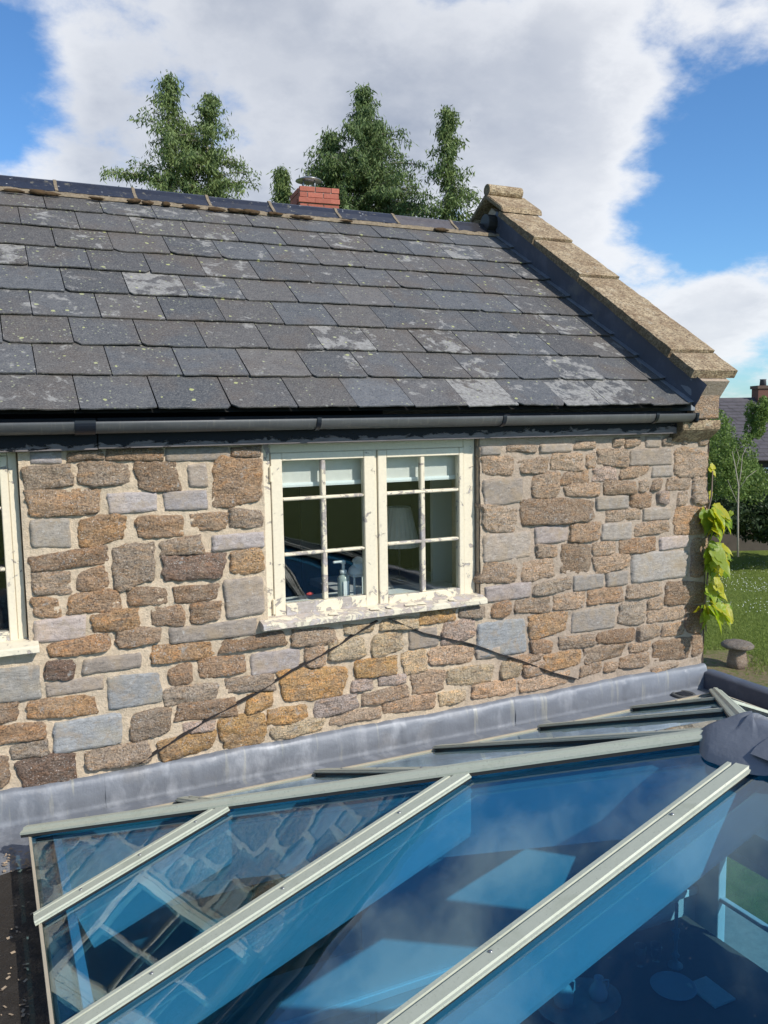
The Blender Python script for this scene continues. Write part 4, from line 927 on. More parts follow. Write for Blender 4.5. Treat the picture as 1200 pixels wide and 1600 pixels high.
# slopes: origin corner, eave dir, inward dir, length
UR = [UB[-1] - q for q in UB[::-1]]; VR = [VB[-1] - q for q in VB[::-1]]
SL = [((LX0, LY1), (0, -1), (1, 0), UB), ((LX1, LY1), (-1, 0), (0, -1), VB), ((LX1, LY0), (0, 1), (-1, 0), UR), ((LX0, LY0), (1, 0), (0, 1), VR)]
capP = [(-.037, 0), (-.037, .007), (-.034, .010), (-.022, .010), (-.019, .004), (-.013, .004), (-.010, .012), (.027, .012), (.030, .007), (.037, .006), (.037, 0)]
gasP = [(-.030, -.010), (-.034, .0), (.034, .0), (.030, -.010)]
cosA = math.cos(math.atan(TG))
for (c0, e, inn, BP) in SL:
    Lg = BP[-1]; nb = len(BP) - 1
    P = lambda u, v, off=0: Vector((c0[0] + e[0] * u + inn[0] * v, c0[1] + e[1] * u + inn[1] * v, ZE + v * TG)) + Vector((-inn[0] * math.sin(math.atan(TG)), -inn[1] * math.sin(math.atan(TG)), cosA)) * off
    h = lambda u: max(0, min(u, Lg - u, HW))
    NU = (P(0, 0, 1) - P(0, 0, 0))
    for k in range(nb):
        u0, u1 = BP[k] + .004, BP[k + 1] - .004; us = [u0, u1]
        for b_ in (HW, Lg - HW):
            if u0 < b_ < u1: us.append(b_)
        us = sorted(us); poly = [(u0, -.012), (u1, -.012)] + [(u, h(u)) for u in us[::-1]]
        poly = [(u, v) for i, (u, v) in enumerate(poly)]
        top = [P(u, v, .0) for u, v in poly]; bot = [P(u, v, -.022) for u, v in poly]; n = len(poly)
        mesh('glass_pane', top + bot, [tuple(range(n)), tuple(range(2 * n - 1, n - 1, -1))] + [(i, n + i, n + (i + 1) % n, (i + 1) % n) for i in range(n)], M['blueglass'], lan)
    for k in range(1, nb):
        u = BP[k]; hv = h(u); side = P(u, 0)
        p0, p1 = P(u, -.02, .010), P(u, hv - .02, .010)
        gb = extrude('glazing_bar', capP, p0, p1, M['bar'], lan, up=tuple(NU)); extrude('gasket', gasP, P(u, -.016, .009), P(u, hv - .02, .009), M['gasket'], gb, up=tuple(NU))
        box_prof = [(-.022, -.185), (.022, -.185), (.024, -.17), (.024, -.03), (-.024, -.03), (-.024, -.17)]
        extrude('rafter', box_prof, P(u, .09, 0), P(u, hv - .03, 0), M['white'], lan, up=tuple(NU))
        for v in [hv * f for f in (.2, .5, .8)]:
            if hv > .5:
                c = P(u, v, .020) + Vector((0, 0, 0)); lathe('screw', [(.006, 0), (.006, .003), (.003, .005)], c, M['steel'], gb, n=8)
# eaves beads and hips
hipP = [(-.036, -.010), (-.035, -.002), (-.022, .003), (-.019, .001), (-.014, .005), (-.010, .011), (.010, .011), (.014, .005), (.019, .001), (.022, .003), (.035, -.002), (.036, -.010)]
ap1 = (LX0 + HW, LY1 - HW); ap0 = (LX0 + HW, LY0 + HW); ZA = ZE + HW * TG
for cx, cy, a in ((LX0, LY1, ap1), (LX1, LY1, ap1), (LX0, LY0, ap0), (LX1, LY0, ap0)):
    d = Vector((a[0] - cx, a[1] - cy, 0)).normalized(); p0 = Vector((cx, cy, ZE)) - Vector((d.x, d.y, TG / 1.414)) * .03; p1 = Vector((a[0], a[1], ZA)); sh = Vector((0, 0, .022))
    hb = extrude('hip_bar', hipP, p0 + sh, p1 + sh, M['bar'], lan); extrude('gasket', [(-.034, -.022), (-.034, -.0105), (.034, -.0105), (.034, -.022)], p0 + sh, p1 + sh, M['gasket'], hb)
    q0 = p0 + (p1 - p0) * .06; extrude('rafter', [(-.03, -.26), (.03, -.26), (.03, -.055), (-.03, -.055)], q0, p1, M['white'], lan)
extrude('ridge_bar', hipP, (ap0[0], ap0[1], ZA + .03), (ap1[0], ap1[1], ZA + .03), M['bar'], lan)
extrude('rafter', [(-.03, -.28), (.03, -.28), (.03, -.06), (-.03, -.06)], (ap0[0], ap0[1], ZA), (ap1[0], ap1[1], ZA), M['white'], lan)
# draped lead cap over the peak
def roofz(x, y):
    v = min(x - LX0, LX1 - x, LY1 - y, y - LY0); return ZE + v * TG
def cap(cx, cy, seed, reach, name):
    V = []; Fc = []; na, nr = 72, 14
    for i in range(na):
        a = 2 * math.pi * i / na; rad = reach(a) * (1 + .05 * fbm(math.cos(a), math.sin(a), seed, 2, 3))
        for j in range(nr + 1):
            r_ = rad * j / nr; x = cx + r_ * math.cos(a); y = cy + r_ * math.sin(a)
            z = min(roofz(x, y), ZA - .01) + .044 + .005 * fbm(x, y, seed, 7, 3) * (j / nr)
            # smooth rise over the hip bars
            for ang in (3 * math.pi / 4, math.pi / 4, -math.pi / 2):
                dd = abs(math.sin((a - ang))) * r_ if math.cos(a - ang) > 0 else 9
                z += .013 * math.exp(-(dd / .06) ** 2) * (1 - .4 * j / nr)
            z += .002 * math.exp(-(r_ / .12) ** 2)
            z -= .030 * (j / nr) ** 5
            if j == nr: z -= .006
            V.append((x, y, z))
    for i in range(na):
        for j in range(nr): a = i * (nr + 1) + j; b_ = ((i + 1) % na) * (nr + 1) + j; Fc.append((a, a + 1, b_ + 1, b_))
    o = mesh(name, V, Fc, M['darklead2'], lan, True); return o
def m_midlead(t):
    co = t.co; a = t.noise(co, 5, 5, .6, .4); c = t.noise(co, 70, 4, .6)
    col = t.mix(a, (.13, .14, .16), (.22, .235, .26)); t.S('Base Color', col); t.S('Metallic', .3); t.S('Roughness', .5); t.S('Normal', t.bump(t.math('ADD', a, t.math('MULTIPLY', c, .3)), .5, .012))
M['darklead2'] = material('grey_lead', m_midlead)
def rc(a):
    base_ = .15
    k = math.cos(a + math.pi / 2); base_ += .05 * max(0, k) ** 3
    k = math.cos(a - math.radians(225)); base_ += .03 * max(0, k) ** 2
    return base_
cap(ap1[0], ap1[1], 3, rc, 'lead_cap')
cap(ap0[0], ap0[1], 8, lambda a: .27, 'lead_cap')
# raised lap of lead along the ridge
V = []; Fc = []; n = 16
for i in range(n + 1):
    y = ap1[1] - .10 - (.62) * i / n
    for q in range(9):
        f = q / 8 * 2 - 1; x = ap1[0] + f * .12; V.append((x, y + .02 * fbm(f, 0, 0, 2, 2), roofz(x, ap1[1] - .5) + .046 + .006 * math.exp(-(f / .25) ** 2) * 2 + .006 * fbm(x, y, 2, 9, 2) + .01 * (1 - abs(f))))
for i in range(n):
    for q in range(8): a = i * 9 + q; Fc.append((a, a + 9, a + 10, a + 1))
mesh('lead_lap', V, Fc, M['darklead2'], lan, True)

# ------------------------------------------------------------------ things in the garden room, seen through the blue glass
def room_at(px, py, z): return Vector(onZ(px, py, z))
TZ = FZ + .92
tc_ = room_at(900, 1585, TZ)
tb = empty('sideboard_table', 'long dark side table under the blue glass at lower right, holding a tray', 'table')
tx0, tx1, ty0, ty1 = 2.25, wx - .14, 2.80, WY - .08
box('table_top', (tx0, ty0, TZ - .035), (tx1, ty1, TZ), M['objcol'], tb, bev=.006, color=(.16, .11, .08, 1))
for a in (tx0 + .06, tx1 - .06):
    for b_ in (ty0 + .06, ty1 - .06): lathe('leg', [(.03, 0), (.022, .3), (.03, .6), (.035, TZ - .036 - FZ)], (a, b_, FZ), M['objcol'], tb, n=10, color=(.16, .11, .08, 1))
def ontable(px, py): p = onZ(px, py, TZ); return float(p[0]), float(p[1])
x, y = ontable(905, 1572)
tr = empty('oval_tray', 'oval tray with raised rim on the dark table, glimpsed through the blue glass', 'tray')
lathe('tray_base', [(.20, 0), (.22, .006), (.25, .03), (.255, .03), (.225, .004), (.001, .004)], (0, 0, 0), M['objcol'], tr, n=32, color=(.35, .33, .3, 1)); tr.location = (x, y, TZ + .002); tr.scale = (1, .72, 1)
def jug(px, py, h, rr_, nm, lb, cat, col, mat='gloss'):
    x, y = ontable(px, py); e = empty(nm, lb, cat, loc=(0, 0, 0))
    lathe('body', [(rr_ * .55, 0), (rr_ * .9, h * .1), (rr_, h * .35), (rr_ * .7, h * .65), (rr_ * .42, h * .8), (rr_ * .5, h), (rr_ * .45, h), (rr_ * .38, h * .8)], (x, y, TZ + .006), M[mat], e, n=18, color=(*col, 1))
    tube('handle', [(x + rr_ * .5, y, TZ + h * .85), (x + rr_ * 1.25, y, TZ + h * .75), (x + rr_ * 1.3, y, TZ + h * .45), (x + rr_ * .9, y, TZ + h * .3)], .006, M[mat], e, n=6); e.children[-1].color = (*col, 1)
jug(880, 1572, .17, .06, 'glass_jug', 'small pale jug standing at the left end of the oval tray', 'jug', (.6, .6, .58))
jug(935, 1562, .13, .055, 'milk_jug', 'squat round jug at the right end of the oval tray', 'jug', (.5, .52, .55))
def plate(px, py, r_, nm, lb, col=(.6, .6, .6)):
    x, y = ontable(px, py); tag(lathe(nm, [(r_ * .6, 0), (r_ * .7, .004), (r_, .018), (r_ * .98, .02), (r_ * .65, .007), (.001, .007)], (x, y, TZ + .002), M['gloss'], None, n=28, color=(*col, 1)), lb, 'plate')
plate(1052, 1545, .13, 'dinner_plate', 'pale round dinner plate on the table below the side window', (.45, .47, .5))
bx = ontable(1110, 1552); pb = box('folded_napkin', (bx[0] - .08, bx[1] - .11, TZ + .001), (bx[0] + .08, bx[1] + .11, TZ + .016), M['fabric'], None, bev=.004); tag(pb, 'white folded napkin on the table corner beside the plate', 'napkin')
x, y = ontable(1055, 1510); cs = empty('candlestick', 'white turned candlestick at the wall end of the table', 'candlestick')
cs_m = M['objcol']; lathe('stick', [(.045, 0), (.045, .01), (.02, .02), (.012, .05), (.026, .07), (.012, .09), (.010, .16), (.02, .18), (.012, .2), (.024, .22), (.024, .235), (.001, .235)], (x, y, TZ + .002), cs_m, cs, n=16, color=(.3, .3, .3, 1))
lathe('candle', [(.011, 0), (.011, .16), (.003, .165), (.001, .175)], (x, y, TZ + .238), cs_m, cs, n=10, color=(.4, .4, .38, 1))
for px, py, h, lb in ((1000, 1508, .12, 'clear tumbler on the table left of the candlestick'), (1025, 1500, .10, 'clear tumbler standing close behind the dinner plate')):
    x, y = ontable(px, py); o = lathe('tumbler', [(.028, 0), (.036, h), (.033, h), (.026, .008), (.001, .008)], (x, y, TZ + .002), M['clearglass'], None, n=18); tag(o, lb, 'glass', 'tumblers on the side table')
# ================================================================== CHIMNEY BEHIND
ch = empty('brick_chimney', 'square red brick chimney with metal cowl rising behind the slate ridge', 'chimney')
Td = 11.5
cA = Vector(deep(469, 322, Td)); cTz = float(deep(469, 291, Td)[2]); bxd = Vector((.995, -.10, 0)).normalized(); byd = Vector((.10, .995, 0)).normalized()
CW, CD = .56, .56
def chM(x, y, z): return cA + bxd * x + byd * y + Vector((0, 0, z))
Mch = Matrix(((bxd.x, byd.x, 0, cA.x), (bxd.y, byd.y, 0, cA.y), (0, 0, 1, 0), (0, 0, 0, 1)))
box('stack_core', (.012, .012, 1.0), (CW - .012, CD - .012, cTz - .004), material('brick_mortar', m_plain, c=(.42, .36, .30), r=.95), ch, M=Mch)
course = .075; nC = 22
for c in range(nC):
    z1 = cTz - c * course; z0 = z1 - .065; off = 0 if c % 2 == 0 else .1125; ex = .02 if c == 2 else 0
    for face in range(4):
        x = -off + (.0 if face % 2 == 0 else .1125)
        while x < CW:
            a, b_ = max(0, x), min(CW, x + .215)
            if b_ - a > .03:
                g = {0: ((a - ex, -ex, z0), (b_ + ex * 0, .05, z1)), 1: ((-ex, a, z0), (.05, b_, z1)), 2: ((a, CD - .05, z0), (b_, CD + ex, z1)), 3: ((CW - .05, a, z0), (CW + ex, b_, z1))}[face]
                if face in (1, 3): g = ((g[0][0], max(.052, g[0][1]), z0), (g[1][0], min(CD - .052, g[1][1]), z1))
                if g[1][1] - g[0][1] > .02 and c < 9:
                    k = random.uniform(.8, 1.15); box('brick', g[0], g[1], M['brick'], ch, bev=.003, M=Mch, color=(.40 * k, .135 * k, .095 * k, 1))
            x += .225
cc = chM(CW * .36, CD * .5, 0)
lathe('flue_cowl', [(.12, -.02), (.12, .012), (.10, .02), (.10, .03)], (cc.x, cc.y, cTz), M['steel'], ch, n=20)
for k in range(4): a = k * math.pi / 2 + .5; lathe('cowl_strut', [(.012, 0), (.012, .16)], (cc.x + .11 * math.cos(a), cc.y + .11 * math.sin(a), cTz + .0), M['steel'], ch, n=6)
lathe('cowl_cap', [(.185, .145), (.18, .155), (.11, .185), (.04, .20), (.001, .203)], (cc.x, cc.y, cTz), M['steel'], ch, n=24)
box('stack_base', (.0, .0, 0), (CW, CD, cTz - .7), M['farwall'], ch, M=Mch)

# ================================================================== TREES
def hanging(points, n_per, ln, wd, spread, droop, r):
    """narrow hanging sprays of scale leaves around points"""
    P = np.repeat(points, n_per, axis=0); n = len(P)
    P = P + r.normal(0, spread, (n, 3)) * np.array([1, 1, .8])
    d = r.normal(0, .55, (n, 3)); d[:, 2] = -np.abs(r.normal(droop, .35, n)); d /= np.linalg.norm(d, axis=1)[:, None]
    s = np.cross(d, r.normal(0, 1, (n, 3))); s /= np.linalg.norm(s, axis=1)[:, None]
    L = ln * r.uniform(.5, 1.4, n)[:, None]; W_ = wd * r.uniform(.6, 1.4, n)[:, None]
    return np.stack([P, P + d * L * .45 + s * W_, P + d * L, P + d * L * .5 - s * W_], axis=1)
def conifer(name, px, pytop, depth, z_low, rad, seed, label, mat, shape=1.0, lean=0, sparse=1.0, stems=((0, 0, 1.0),), zfrac=.15, group=None):
    r = np.random.default_rng(seed); top = deep(px, pytop, depth); T = empty(name, label, 'tree', 'cypress trees behind the roof ridge'); H = top[2]; base_ = np.array([top[0], top[1], 0.0])
    PTS = []; limbs_V = []; 
    for (ox, oy, hf) in stems:
        h = H * hf; b0 = base_ + np.array([ox, oy, 0]); tp = b0 + np.array([lean, 0, h])
        tube('trunk', [b0 + (tp - b0) * f + np.array([.06 * math.sin(f * 9 + seed), .05 * math.cos(f * 7), 0]) for f in np.linspace(0, 1, 9)], [max(.012, .22 * (1 - f) ** .9) for f in np.linspace(0, 1, 9)], M['palebark'], T, n=8)
        z = z_low
        while z < h - .06:
            f = (z - z_low * .0) / h; q = 1 - f
            dt = h - z; Rm = rad * hf * (min(1.0, dt / 2.7) ** .85 + .02) * r.uniform(.45, 1.12)
            az = r.uniform(0, 2 * math.pi); el = r.uniform(-.05, .5) + .35 * math.exp(-dt / .8)
            L_ = max(.04, Rm); nseg = max(3, int(L_ / .13)); c = b0 + (tp - b0) * (z / h); pts = []
            for k in range(nseg + 1):
                s = L_ * k / nseg; dz = s * math.sin(el) - .26 * s * s / max(L_, .4) * .9
                pts.append(c + np.array([s * math.cos(az) * math.cos(el), s * math.sin(az) * math.cos(el), dz]))
            pts = np.array(pts); PTS.append(pts[max(0, int(nseg * .15)):])
            if L_ > .5: 
                A = pts[0]; B = pts[nseg // 2]; C_ = pts[-2]; up = np.array([0, 0, .012 * L_ + .004])
                for u, v in ((A, B), (B, C_)):
                    limbs_V.append([u - up, v - up * .5, v + up * .5, u + up]); sd_ = np.array([-math.sin(az), math.cos(az), 0]) * up[2]; limbs_V.append([u - sd_, v - sd_ * .5, v + sd_ * .5, u + sd_])
            z += r.uniform(.016, .040) / sparse * (1.0 if z > h - 4 else 3)
    pts = np.concatenate(PTS); r.shuffle(pts)
    Q = hanging(pts, 26, .12, .014, .075, .8, r)
    quads_np('crown', Q, M[mat], T)
    if limbs_V: 
        tk = [c for c in T.children if c.name.startswith('trunk')][0]; bm = bmesh.new(); bm.from_mesh(tk.data)
        for q in limbs_V: bm.faces.new([bm.verts.new(p) for p in q])
        bm.to_mesh(tk.data); bm.free()
    return T
conifer('cypress_tree', 288, 122, 19, 4.0, 1.62, 3, 'twin topped loose cypress tree, leftmost of those behind the roof ridge', 'conifer', stems=((-.34, 0, 1.0), (.58, .2, .985), (.12, .5, .93)), sparse=.62)
conifer('cypress_tree', 568, 138, 19, 4.0, 1.85, 7, 'broad dense dark cypress tree directly behind the brick chimney', 'conifer2', stems=((0, 0, 1.0), (.5, .4, .955), (-.7, .3, .92)), sparse=.95)
conifer('cypress_tree', 700, 166, 18, 4.0, .88, 11, 'slim open cypress tree between the broad cypress and the gable peak', 'conifer', sparse=.65, lean=.0)
conifer('young_cypress', 440, 262, 19, 4.0, .55, 15, 'small cypress tip showing just left of the brick chimney', 'conifer', sparse=.8)

def leaf_cloud(c, rad, n, size, r, hollow=.35, lumps=7):
    C = np.array(c); R = np.array(rad); cen = r.normal(0, .48, (lumps, 3)); cen[:, 2] = np.abs(cen[:, 2]) * .9 - .1
    k = r.integers(0, lumps, n); d = r.normal(0, 1, (n, 3)); d /= np.linalg.norm(d, axis=1)[:, None]
    rr_ = .45 * r.uniform(hollow, 1, n) ** .5; P = C + (cen[k] + d * rr_[:, None]) * R
    a = r.normal(0, 1, (n, 3)); a /= np.linalg.norm(a, axis=1)[:, None]; b = np.cross(a, r.normal(0, 1, (n, 3))); b /= np.linalg.norm(b, axis=1)[:, None]
    s = size * r.uniform(.6, 1.4, n)[:, None]
    Q = np.stack([P - a * s, P - b * s * .5, P + a * s, P + b * s * .5], axis=1); Q[:, :, 2] = np.maximum(Q[:, :, 2], .02); return Q
def shrub(name, px, py, t, rad, n, size, mat, seed, label, stems=5, lumps=9):
    r = np.random.default_rng(seed); c = deep(px, py, t); T = empty(name, label, 'shrub', 'bushes along the far side of the lawn' if name == 'hedge_bush' else None); Q = leaf_cloud(c, rad, n, size, r, lumps=lumps); quads_np('foliage', Q, M[mat], T)
    for k in range(stems):
        e = c + r.normal(0, .35, 3) * np.array(rad); b_ = np.array([c[0] + r.normal(0, .2), c[1] + r.normal(0, .2), 0]); m = (e + b_) / 2 + r.normal(0, .12, 3)
        tube('stem', [b_, m, e], [.022, .013, .004], M['bark'], T, n=5)
    return T
shrub('garden_shrub', 1135, 738, 17, (.62, .5, 1.15), 9000, .030, 'shrub', 21, 'tall light green shrub just beyond the cottage corner', 0)
shrub('garden_shrub', 1190, 668, 24, (.42, .4, .75), 3000, .045, 'shrub', 22, 'bright green climber spilling over the far slate roof at the right edge', 0)
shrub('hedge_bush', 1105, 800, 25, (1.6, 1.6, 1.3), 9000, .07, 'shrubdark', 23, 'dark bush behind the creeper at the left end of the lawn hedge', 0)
shrub('hedge_bush', 1175, 822, 26, (1.6, 1.4, 1.0), 9000, .07, 'shrubdark', 24, 'low dark bush in front of the far house wall', 0)
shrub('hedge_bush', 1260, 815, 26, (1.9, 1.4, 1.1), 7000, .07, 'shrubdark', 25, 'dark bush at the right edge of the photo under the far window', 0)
shrub('hedge_bush', 1145, 775, 27, (1.3, 1.2, 1.4), 7000, .06, 'shrub', 26, 'mid green bush rising behind the forked shrub', 0)
# bare forked sapling
sp_ = empty('bare_sapling', 'thin pale forked sapling with few leaves in front of the green shrub', 'sapling'); tt_ = 16.0
def dp(px, py): return deep(px, py, tt_)
for pl, rd in (([(1153, 870), (1153, 800), (1154, 760), (1149, 730), (1144, 705)], [.022, .018, .014, .010, .005]), ([(1154, 762), (1158, 735), (1160, 712), (1166, 700)], [.012, .009, .006, .004]), ([(1150, 735), (1155, 715), (1150, 700)], [.008, .006, .003]), ([(1154, 765), (1168, 745), (1182, 735)], [.007, .005, .003]), ([(1154, 790), (1143, 765), (1137, 750)], [.007, .005, .003])):
    tube('branch', [dp(*q) for q in pl], rd, M['palebark'], sp_, n=6)

# ================================================================== FAR HOUSE
fh = empty('far_house', 'far stone house with dark slate roof and chimney beyond the lawn hedge', 'house')
ah = np.array([RT[0], RT[1], 0]); ah /= np.linalg.norm(ah); bh = np.array([ah[1] * -1, ah[0], 0]) ; bh = np.array([-ah[1], ah[0], 0])
eL = deep(1085, 722, 29); rL = deep(1085, 626, 33); dR = (rL - eL) @ bh
ez, rz_ = eL[2], rL[2]; o_ = np.array([eL[0], eL[1], 0]); Lh = 14
def hp(u, v, z): return o_ + ah * u + bh * v + np.array([0, 0, z])
V = [hp(0, .35, 0), hp(Lh, .35, 0), hp(Lh, 2 * dR - .35, 0), hp(0, 2 * dR - .35, 0), hp(0, .35, ez + .1), hp(Lh, .35, ez + .1), hp(Lh, 2 * dR - .35, ez + .1), hp(0, 2 * dR - .35, ez + .1), hp(0, dR, rz_ - .12), hp(Lh, dR, rz_ - .12)]
mesh('wall', V, [(0, 1, 5, 4), (1, 2, 6, 9, 5), (2, 3, 7, 6), (3, 0, 4, 8, 7)], M['farwall'], fh)
fr_ = empty('roof', parent=fh); nc = 18
for sgn in (0, 1):
    V = []; Fc = []
    for c in range(nc):
        f0, f1 = c / nc, (c + 1) / nc; g = lambda f, up: hp(0, (dR * f if not sgn else 2 * dR - dR * f), ez + (rz_ - ez) * f + up)
        u = 0; rr_ = random.Random(c)
        while u < Lh:
            wd = min(.34 * rr_.uniform(.95, 1.05), Lh - u); 
            if c % 2 and u == 0: wd = .17
            A = [g(f0, .05), g(f0, .05), g(f1 + .01, .015), g(f1 + .01, .015), g(f0, .02), g(f0, .02)]; up = [0, wd - .01, wd - .01, 0, 0, wd - .01]; b_ = len(V); dz = rr_.uniform(-.006, .006)
            V += [A[q] + ah * (u + up[q]) + np.array([0, 0, dz]) for q in range(6)]; Fc += [(b_, b_ + 1, b_ + 2, b_ + 3), (b_ + 4, b_ + 5, b_ + 1, b_)]; u += wd
    mesh('slate', V, Fc, M['farslate'], fr_, kind='stuff')
mesh('roof_underlay', [hp(0, 0, ez), hp(Lh, 0, ez), hp(Lh, dR, rz_), hp(0, dR, rz_), hp(Lh, 2 * dR, ez), hp(0, 2 * dR, ez)], [(0, 1, 2, 3), (3, 2, 4, 5)], M['gasket'], fr_)
extrude('ridge_tile', [(-.14, -.09), (0, .05), (.14, -.09), (0, -.02)], hp(0, dR, rz_ + .04), hp(Lh, dR, rz_ + .04), M['farslate'], fr_)
uc = (deep(1179, 610, 33) - hp(0, dR, 0)) @ ah; ctop = float(deep(1179, 603, 33)[2])
Mf = Matrix(((ah[0], bh[0], 0, hp(uc, dR - .3, 0)[0]), (ah[1], bh[1], 0, hp(uc, dR - .3, 0)[1]), (0, 0, 1, 0), (0, 0, 0, 1)))
fc = box('chimney', (0, 0, rz_ - 1), (.85, .6, ctop), M['brick'], fh, M=Mf, color=(.16, .08, .06, 1)); box('chimney_cap', (-.05, -.05, ctop - .12), (.9, .65, ctop + .0), M['brick'], fc, M=Mf, color=(.13, .09, .07, 1))
cpv = Mf @ Vector((.3, .3, ctop)); lathe('chimney_pot', [(.13, 0), (.11, .22), (.13, .25), (.09, .25)], cpv, M['brick'], fc, n=12, color=(.10, .10, .11, 1))
uw = (deep(1194, 745, 29.3) - o_) @ ah; zw1, zw0 = float(deep(1194, 733, 29.3)[2]), float(deep(1194, 760, 29.3)[2])
wn = empty('window', parent=fh)
def hbox(nm, u0, v0, z0, u1, v1, z1, mat, par_):
    Mx = Matrix(((ah[0], bh[0], 0, o_[0]), (ah[1], bh[1], 0, o_[1]), (0, 0, 1, 0), (0, 0, 0, 1))); return box(nm, (u0, v0, z0), (u1, v1, z1), M[mat], par_, M=Mx)
for a in (uw, uw + .55, uw + 1.1): hbox('frame', a, .29, zw0, a + .07, .36, zw1, 'white', wn)
for z in (zw0 - .05, zw1): hbox('frame', uw, .285, z, uw + 1.17, .36, z + .05, 'white', wn)
for a in (uw + .07, uw + .62): hbox('pane', a, .32, zw0, a + .48, .34, zw1, 'black', wn)

# ================================================================== STADDLE STONE
sz = float(deep(1150, 1003, 1)[2] - CZ); rr_ = ray(1150, 1004); hS = CZ + rr_[2] * (STAD[1] / rr_[1]); 
ss = empty('staddle_stone', 'mushroom shaped grey staddle stone standing on bare soil at the lawn edge', 'staddle stone')
wpx = np.linalg.norm(onY(1176, 1008, STAD[1]) - onY(1138, 1008, STAD[1])); Rc = wpx / 2 * .92
def rock_lathe(name, prof, c, mat, parent, seed, n=28, col=(.3, .27, .23), am=.03, sq=0):
    o = lathe(name, prof, (0, 0, 0), mat, parent, n=n, color=(*col, 1))
    for v in o.data.vertices:
        a = math.atan2(v.co.y, v.co.x); k = 1 + am * fbm(v.co.x * 4, v.co.y * 4, v.co.z * 4 + seed, 1, 3) * 2 - sq * abs(math.sin(2 * a)) * .0 + sq * (abs(math.cos(2 * a)) - .5) * -.16
        v.co.x *= k; v.co.y *= k; v.co.z += .01 * fbm(v.co.x * 6, v.co.y * 6, seed, 1, 2); v.co += Vector(c)
    return o
cx_, cy_ = float(STAD[0]), float(STAD[1]) + .1
rock_lathe('stem', [(Rc * .62, 0), (Rc * .58, hS * .25), (Rc * .50, hS * .6), (Rc * .46, hS * .76)], (cx_, cy_, 0), M['stone'], ss, 2, col=(.26, .20, .155), sq=1)
rock_lathe('cap', [(Rc * .8, hS * .72), (Rc * 1.0, hS * .78), (Rc * 1.02, hS * .83), (Rc * .85, hS * .92), (Rc * .5, hS * .985), (.001, hS)], (cx_, cy_, 0), M['stone'], ss, 5, col=(.17, .15, .125))

# ================================================================== CREEPER
cr = empty('vine_creeper', 'yellow green vine creeper with large leaves hanging off the cottage corner', 'climbing plant')
CXX = WX1 + .04
stem_pts = [onY(1108, 735, WY + .0), onY(1106, 775, WY), onY(1100, 800, WY - .01), onY(1103, 850, WY - .01), onY(1100, 900, WY - .02), onY(1095, 950, WY - .02), onY(1098, 985, WY)]
tube('stem', [Vector(p) + Vector((.0, -.03, 0)) for p in stem_pts], [.004, .006, .007, .007, .007, .006, .004], M['bark'], cr, n=6)
tube('stem', [Vector(p) + Vector((.05, .1, -.02)) for p in stem_pts], [.004, .006, .007, .007, .007, .006, .004], M['bark'], cr, n=6)
def leaf_mesh():
    # three pointed leaf, folded on the midrib, outline in (x across, y along), length 1
    half = [(0, 0), (.08, -.07), (.18, -.09), (.30, -.04), (.33, .06), (.42, .12), (.52, .30), (.44, .36), (.37, .40), (.36, .50), (.36, .60), (.27, .68), (.20, .80), (.12, .88), (.05, .98), (0, 1.08)]
    V = []; Fc = []; mid = [(0, y) for x, y in half]
    nh = len(half); ys = [max(0, p[1]) for p in half]
    for i, (x, y) in enumerate(half):
        m = (0, max(0, y * .98 if i < nh - 1 else 1.08))
        for k, sx_ in enumerate((-1, -.66, -.33, 0, .33, .66, 1)):
            xx = sx_ * x; yy = m[1] + (y - m[1]) * abs(sx_); bend = -.32 * yy * yy; fold = .30 * abs(xx) + .035 * math.sin((yy - abs(xx) * .9) * 34) * min(1, abs(xx) * 5) - .35 * xx * xx
            V.append((xx, yy, bend + fold))
    for i in range(nh - 1):
        for k in range(6): a = i * 7 + k; Fc.append((a, a + 1, a + 8, a + 7))
    return V, Fc
LV, LF = leaf_mesh(); lm = bpy.data.meshes.new('leaf'); lm.from_pydata(LV, [], LF); lm.materials.append(M['vine'])
lm.polygons.foreach_set('use_smooth', [True] * len(lm.polygons))
# px of leaf base, size(px), direction angle on screen (deg, 0=right, 90=down), depth Y, colour
LFS = [(1108, 732, 20, 40, 4.0, 0), (1110, 728, 15, 5, 4.0, 0), (1109, 768, 16, 70, 4.0, 0), (1108, 775, 10, 95, 4.02, 0),
       (1103, 798, 46, 95, 3.95, 1), (1112, 797, 44, 55, 3.92, 2), (1118, 795, 46, 20, 3.95, 0), (1116, 800, 48, 38, 3.9, 0), (1118, 815, 44, 65, 3.88, 2), (1112, 822, 34, 85, 3.93, 1), (1122, 808, 44, 30, 3.96, 2), (1128, 800, 34, 50, 3.98, 0),
       (1106, 858, 44, 75, 3.92, 1), (1110, 853, 48, 42, 3.9, 2), (1122, 853, 32, 15, 3.97, 0), (1114, 868, 52, 52, 3.88, 2), (1120, 862, 44, 62, 3.93, 0), (1106, 880, 34, 60, 3.93, 1), (1118, 875, 48, 40, 3.95, 0), (1112, 884, 34, 75, 3.96, 2),
       (1106, 915, 38, 60, 3.93, 2), (1114, 908, 38, 45, 3.9, 0), (1108, 925, 30, 25, 3.95, 1), (1112, 912, 34, 80, 3.97, 1),
       (1092, 948, 16, 120, 3.94, 0), (1100, 952, 44, 85, 3.9, 1), (1108, 950, 52, 55, 3.87, 2), (1115, 945, 46, 25, 3.92, 0), (1120, 950, 44, 45, 3.95, 2), (1110, 940, 40, 10, 3.98, 1), (1126, 948, 34, 35, 4.0, 0)]
cols = [(.46, .42, .03), (.12, .25, .025), (.27, .36, .035)]
r = random.Random(31); screenR = Vector(RT).normalized(); screenD = Vector(DN).normalized(); tow = -Vector(FW)
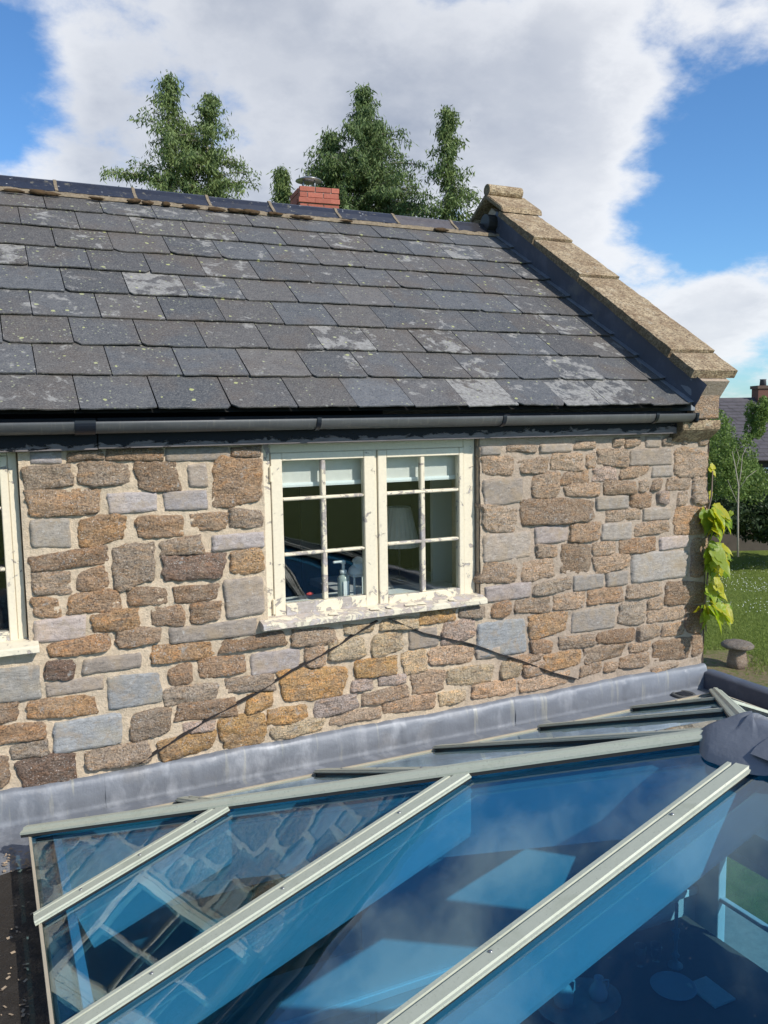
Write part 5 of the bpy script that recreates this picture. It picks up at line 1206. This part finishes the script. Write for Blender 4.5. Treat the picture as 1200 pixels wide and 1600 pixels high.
LFS = [(a, b, c * .78, d, e, f) for a, b, c, d, e, f in LFS] + [(a + r.uniform(-4, 10), b + r.uniform(-6, 12), c * r.uniform(.45, .7), d + r.uniform(-35, 35), e + .03, r.choice([0, 1, 2])) for a, b, c, d, e, f in LFS[4:]] + [(a + r.uniform(-6, 16), b + r.uniform(-4, 22), c * r.uniform(.28, .42), d + r.uniform(-60, 60), e - .02, r.choice([0, 1, 2])) for a, b, c, d, e, f in LFS[4:]]
for k, (px, py, sz_, ang, yy, ck) in enumerate(LFS):
    bpos = Vector(onY(px, py, yy)); dist = (bpos - Vector(CAM)).dot(Vector(FW)); s = sz_ / FPX * dist
    a = math.radians(ang + r.uniform(-12, 12)); along = (screenR * math.cos(a) + screenD * math.sin(a) + tow * r.uniform(-.2, .45)).normalized()
    nrm = (Vector((.25, -.75, .5)) + Vector((r.uniform(-.5, .5), r.uniform(-.3, .3), r.uniform(-.4, .4)))).normalized(); side = along.cross(nrm).normalized(); nrm = side.cross(along)
    o = bpy.data.objects.new('leaf', lm); link(o, cr); c = cols[ck]; j = r.uniform(.8, 1.2); o.color = (c[0] * j, c[1] * j, c[2], 1)
    o.matrix_world = Matrix.Translation(bpos) @ Matrix(((side.x, along.x, nrm.x, 0), (side.y, along.y, nrm.y, 0), (side.z, along.z, nrm.z, 0), (0, 0, 0, 1))) @ Matrix.Diagonal((s, s, s, 1))

# ================================================================== GRASS, DAISIES
r = np.random.default_rng(3)
def scatter(n, pymin, pymax):
    px = r.uniform(1085, 1260, n); py = pymin + (pymax - pymin) * r.uniform(0, 1, n) ** .8
    v = FW[None] + ((px - 600) / FPX)[:, None] * RT[None] + ((py - 800) / FPX)[:, None] * DN[None]; return CAM[None] + v * (-CZ / v[:, 2])[:, None]
def blades(P, h, wd):
    n = len(P); a = r.uniform(0, 2 * math.pi, n); s = np.stack([np.cos(a), np.sin(a), 0 * a], 1) * wd; l = np.stack([r.normal(0, .4, n), r.normal(0, .4, n), np.ones(n)], 1) * (h * r.uniform(.4, 1.2, n))[:, None]
    return np.stack([P - s, P + s, P + l], 1)
GP = scatter(60000, 868, 1085); GP = GP[np.linalg.norm(GP - STAD[None], axis=1) + np.array([.9 * fbm(p[0], p[1], 0, .9, 3) for p in GP]) > 1.25]
quads_np('grass', blades(GP, .035, .008), M['grass'], kind='stuff')['label'] = 'short mown lawn grass'
T_ = np.array([cx_, cy_, 0]) + r.normal(0, 1, (1800, 3)) * np.array([.45, .3, 0]) + np.array([.95, -.25, 0]); quads_np('grass_tuft', blades(T_, .08, .008), M['grass'], kind='stuff')['label'] = 'longer grass tufts round the staddle stone'
Dp = scatter(900, 872, 960); Dp = Dp[r.uniform(0, 1, len(Dp)) < np.clip(np.array([.5 + 1.3 * fbm(p[0], p[1], 0, .35, 3) for p in Dp]), 0.05, 1)]; n = len(Dp); z = np.array([0, 0, .04]); s = .012
qd = np.stack([Dp + z + np.array([s, 0, 0]), Dp + z + np.array([0, s, .01]), Dp + z + np.array([-s, 0, 0]), Dp + z + np.array([0, -s, .0])], 1); quads_np('daisies', qd, M['daisy'], kind='stuff')['label'] = 'white daisies scattered over the lawn'
# gravel strip outside the side window
mesh('path', [(XP + .125, YW0, .004), (XP + 2.2, YW0, .004), (XP + 2.2, WY + 4, .004), (XP + .125, WY + 4, .004)], [(0, 1, 2, 3)], M['paving'], kind='structure')
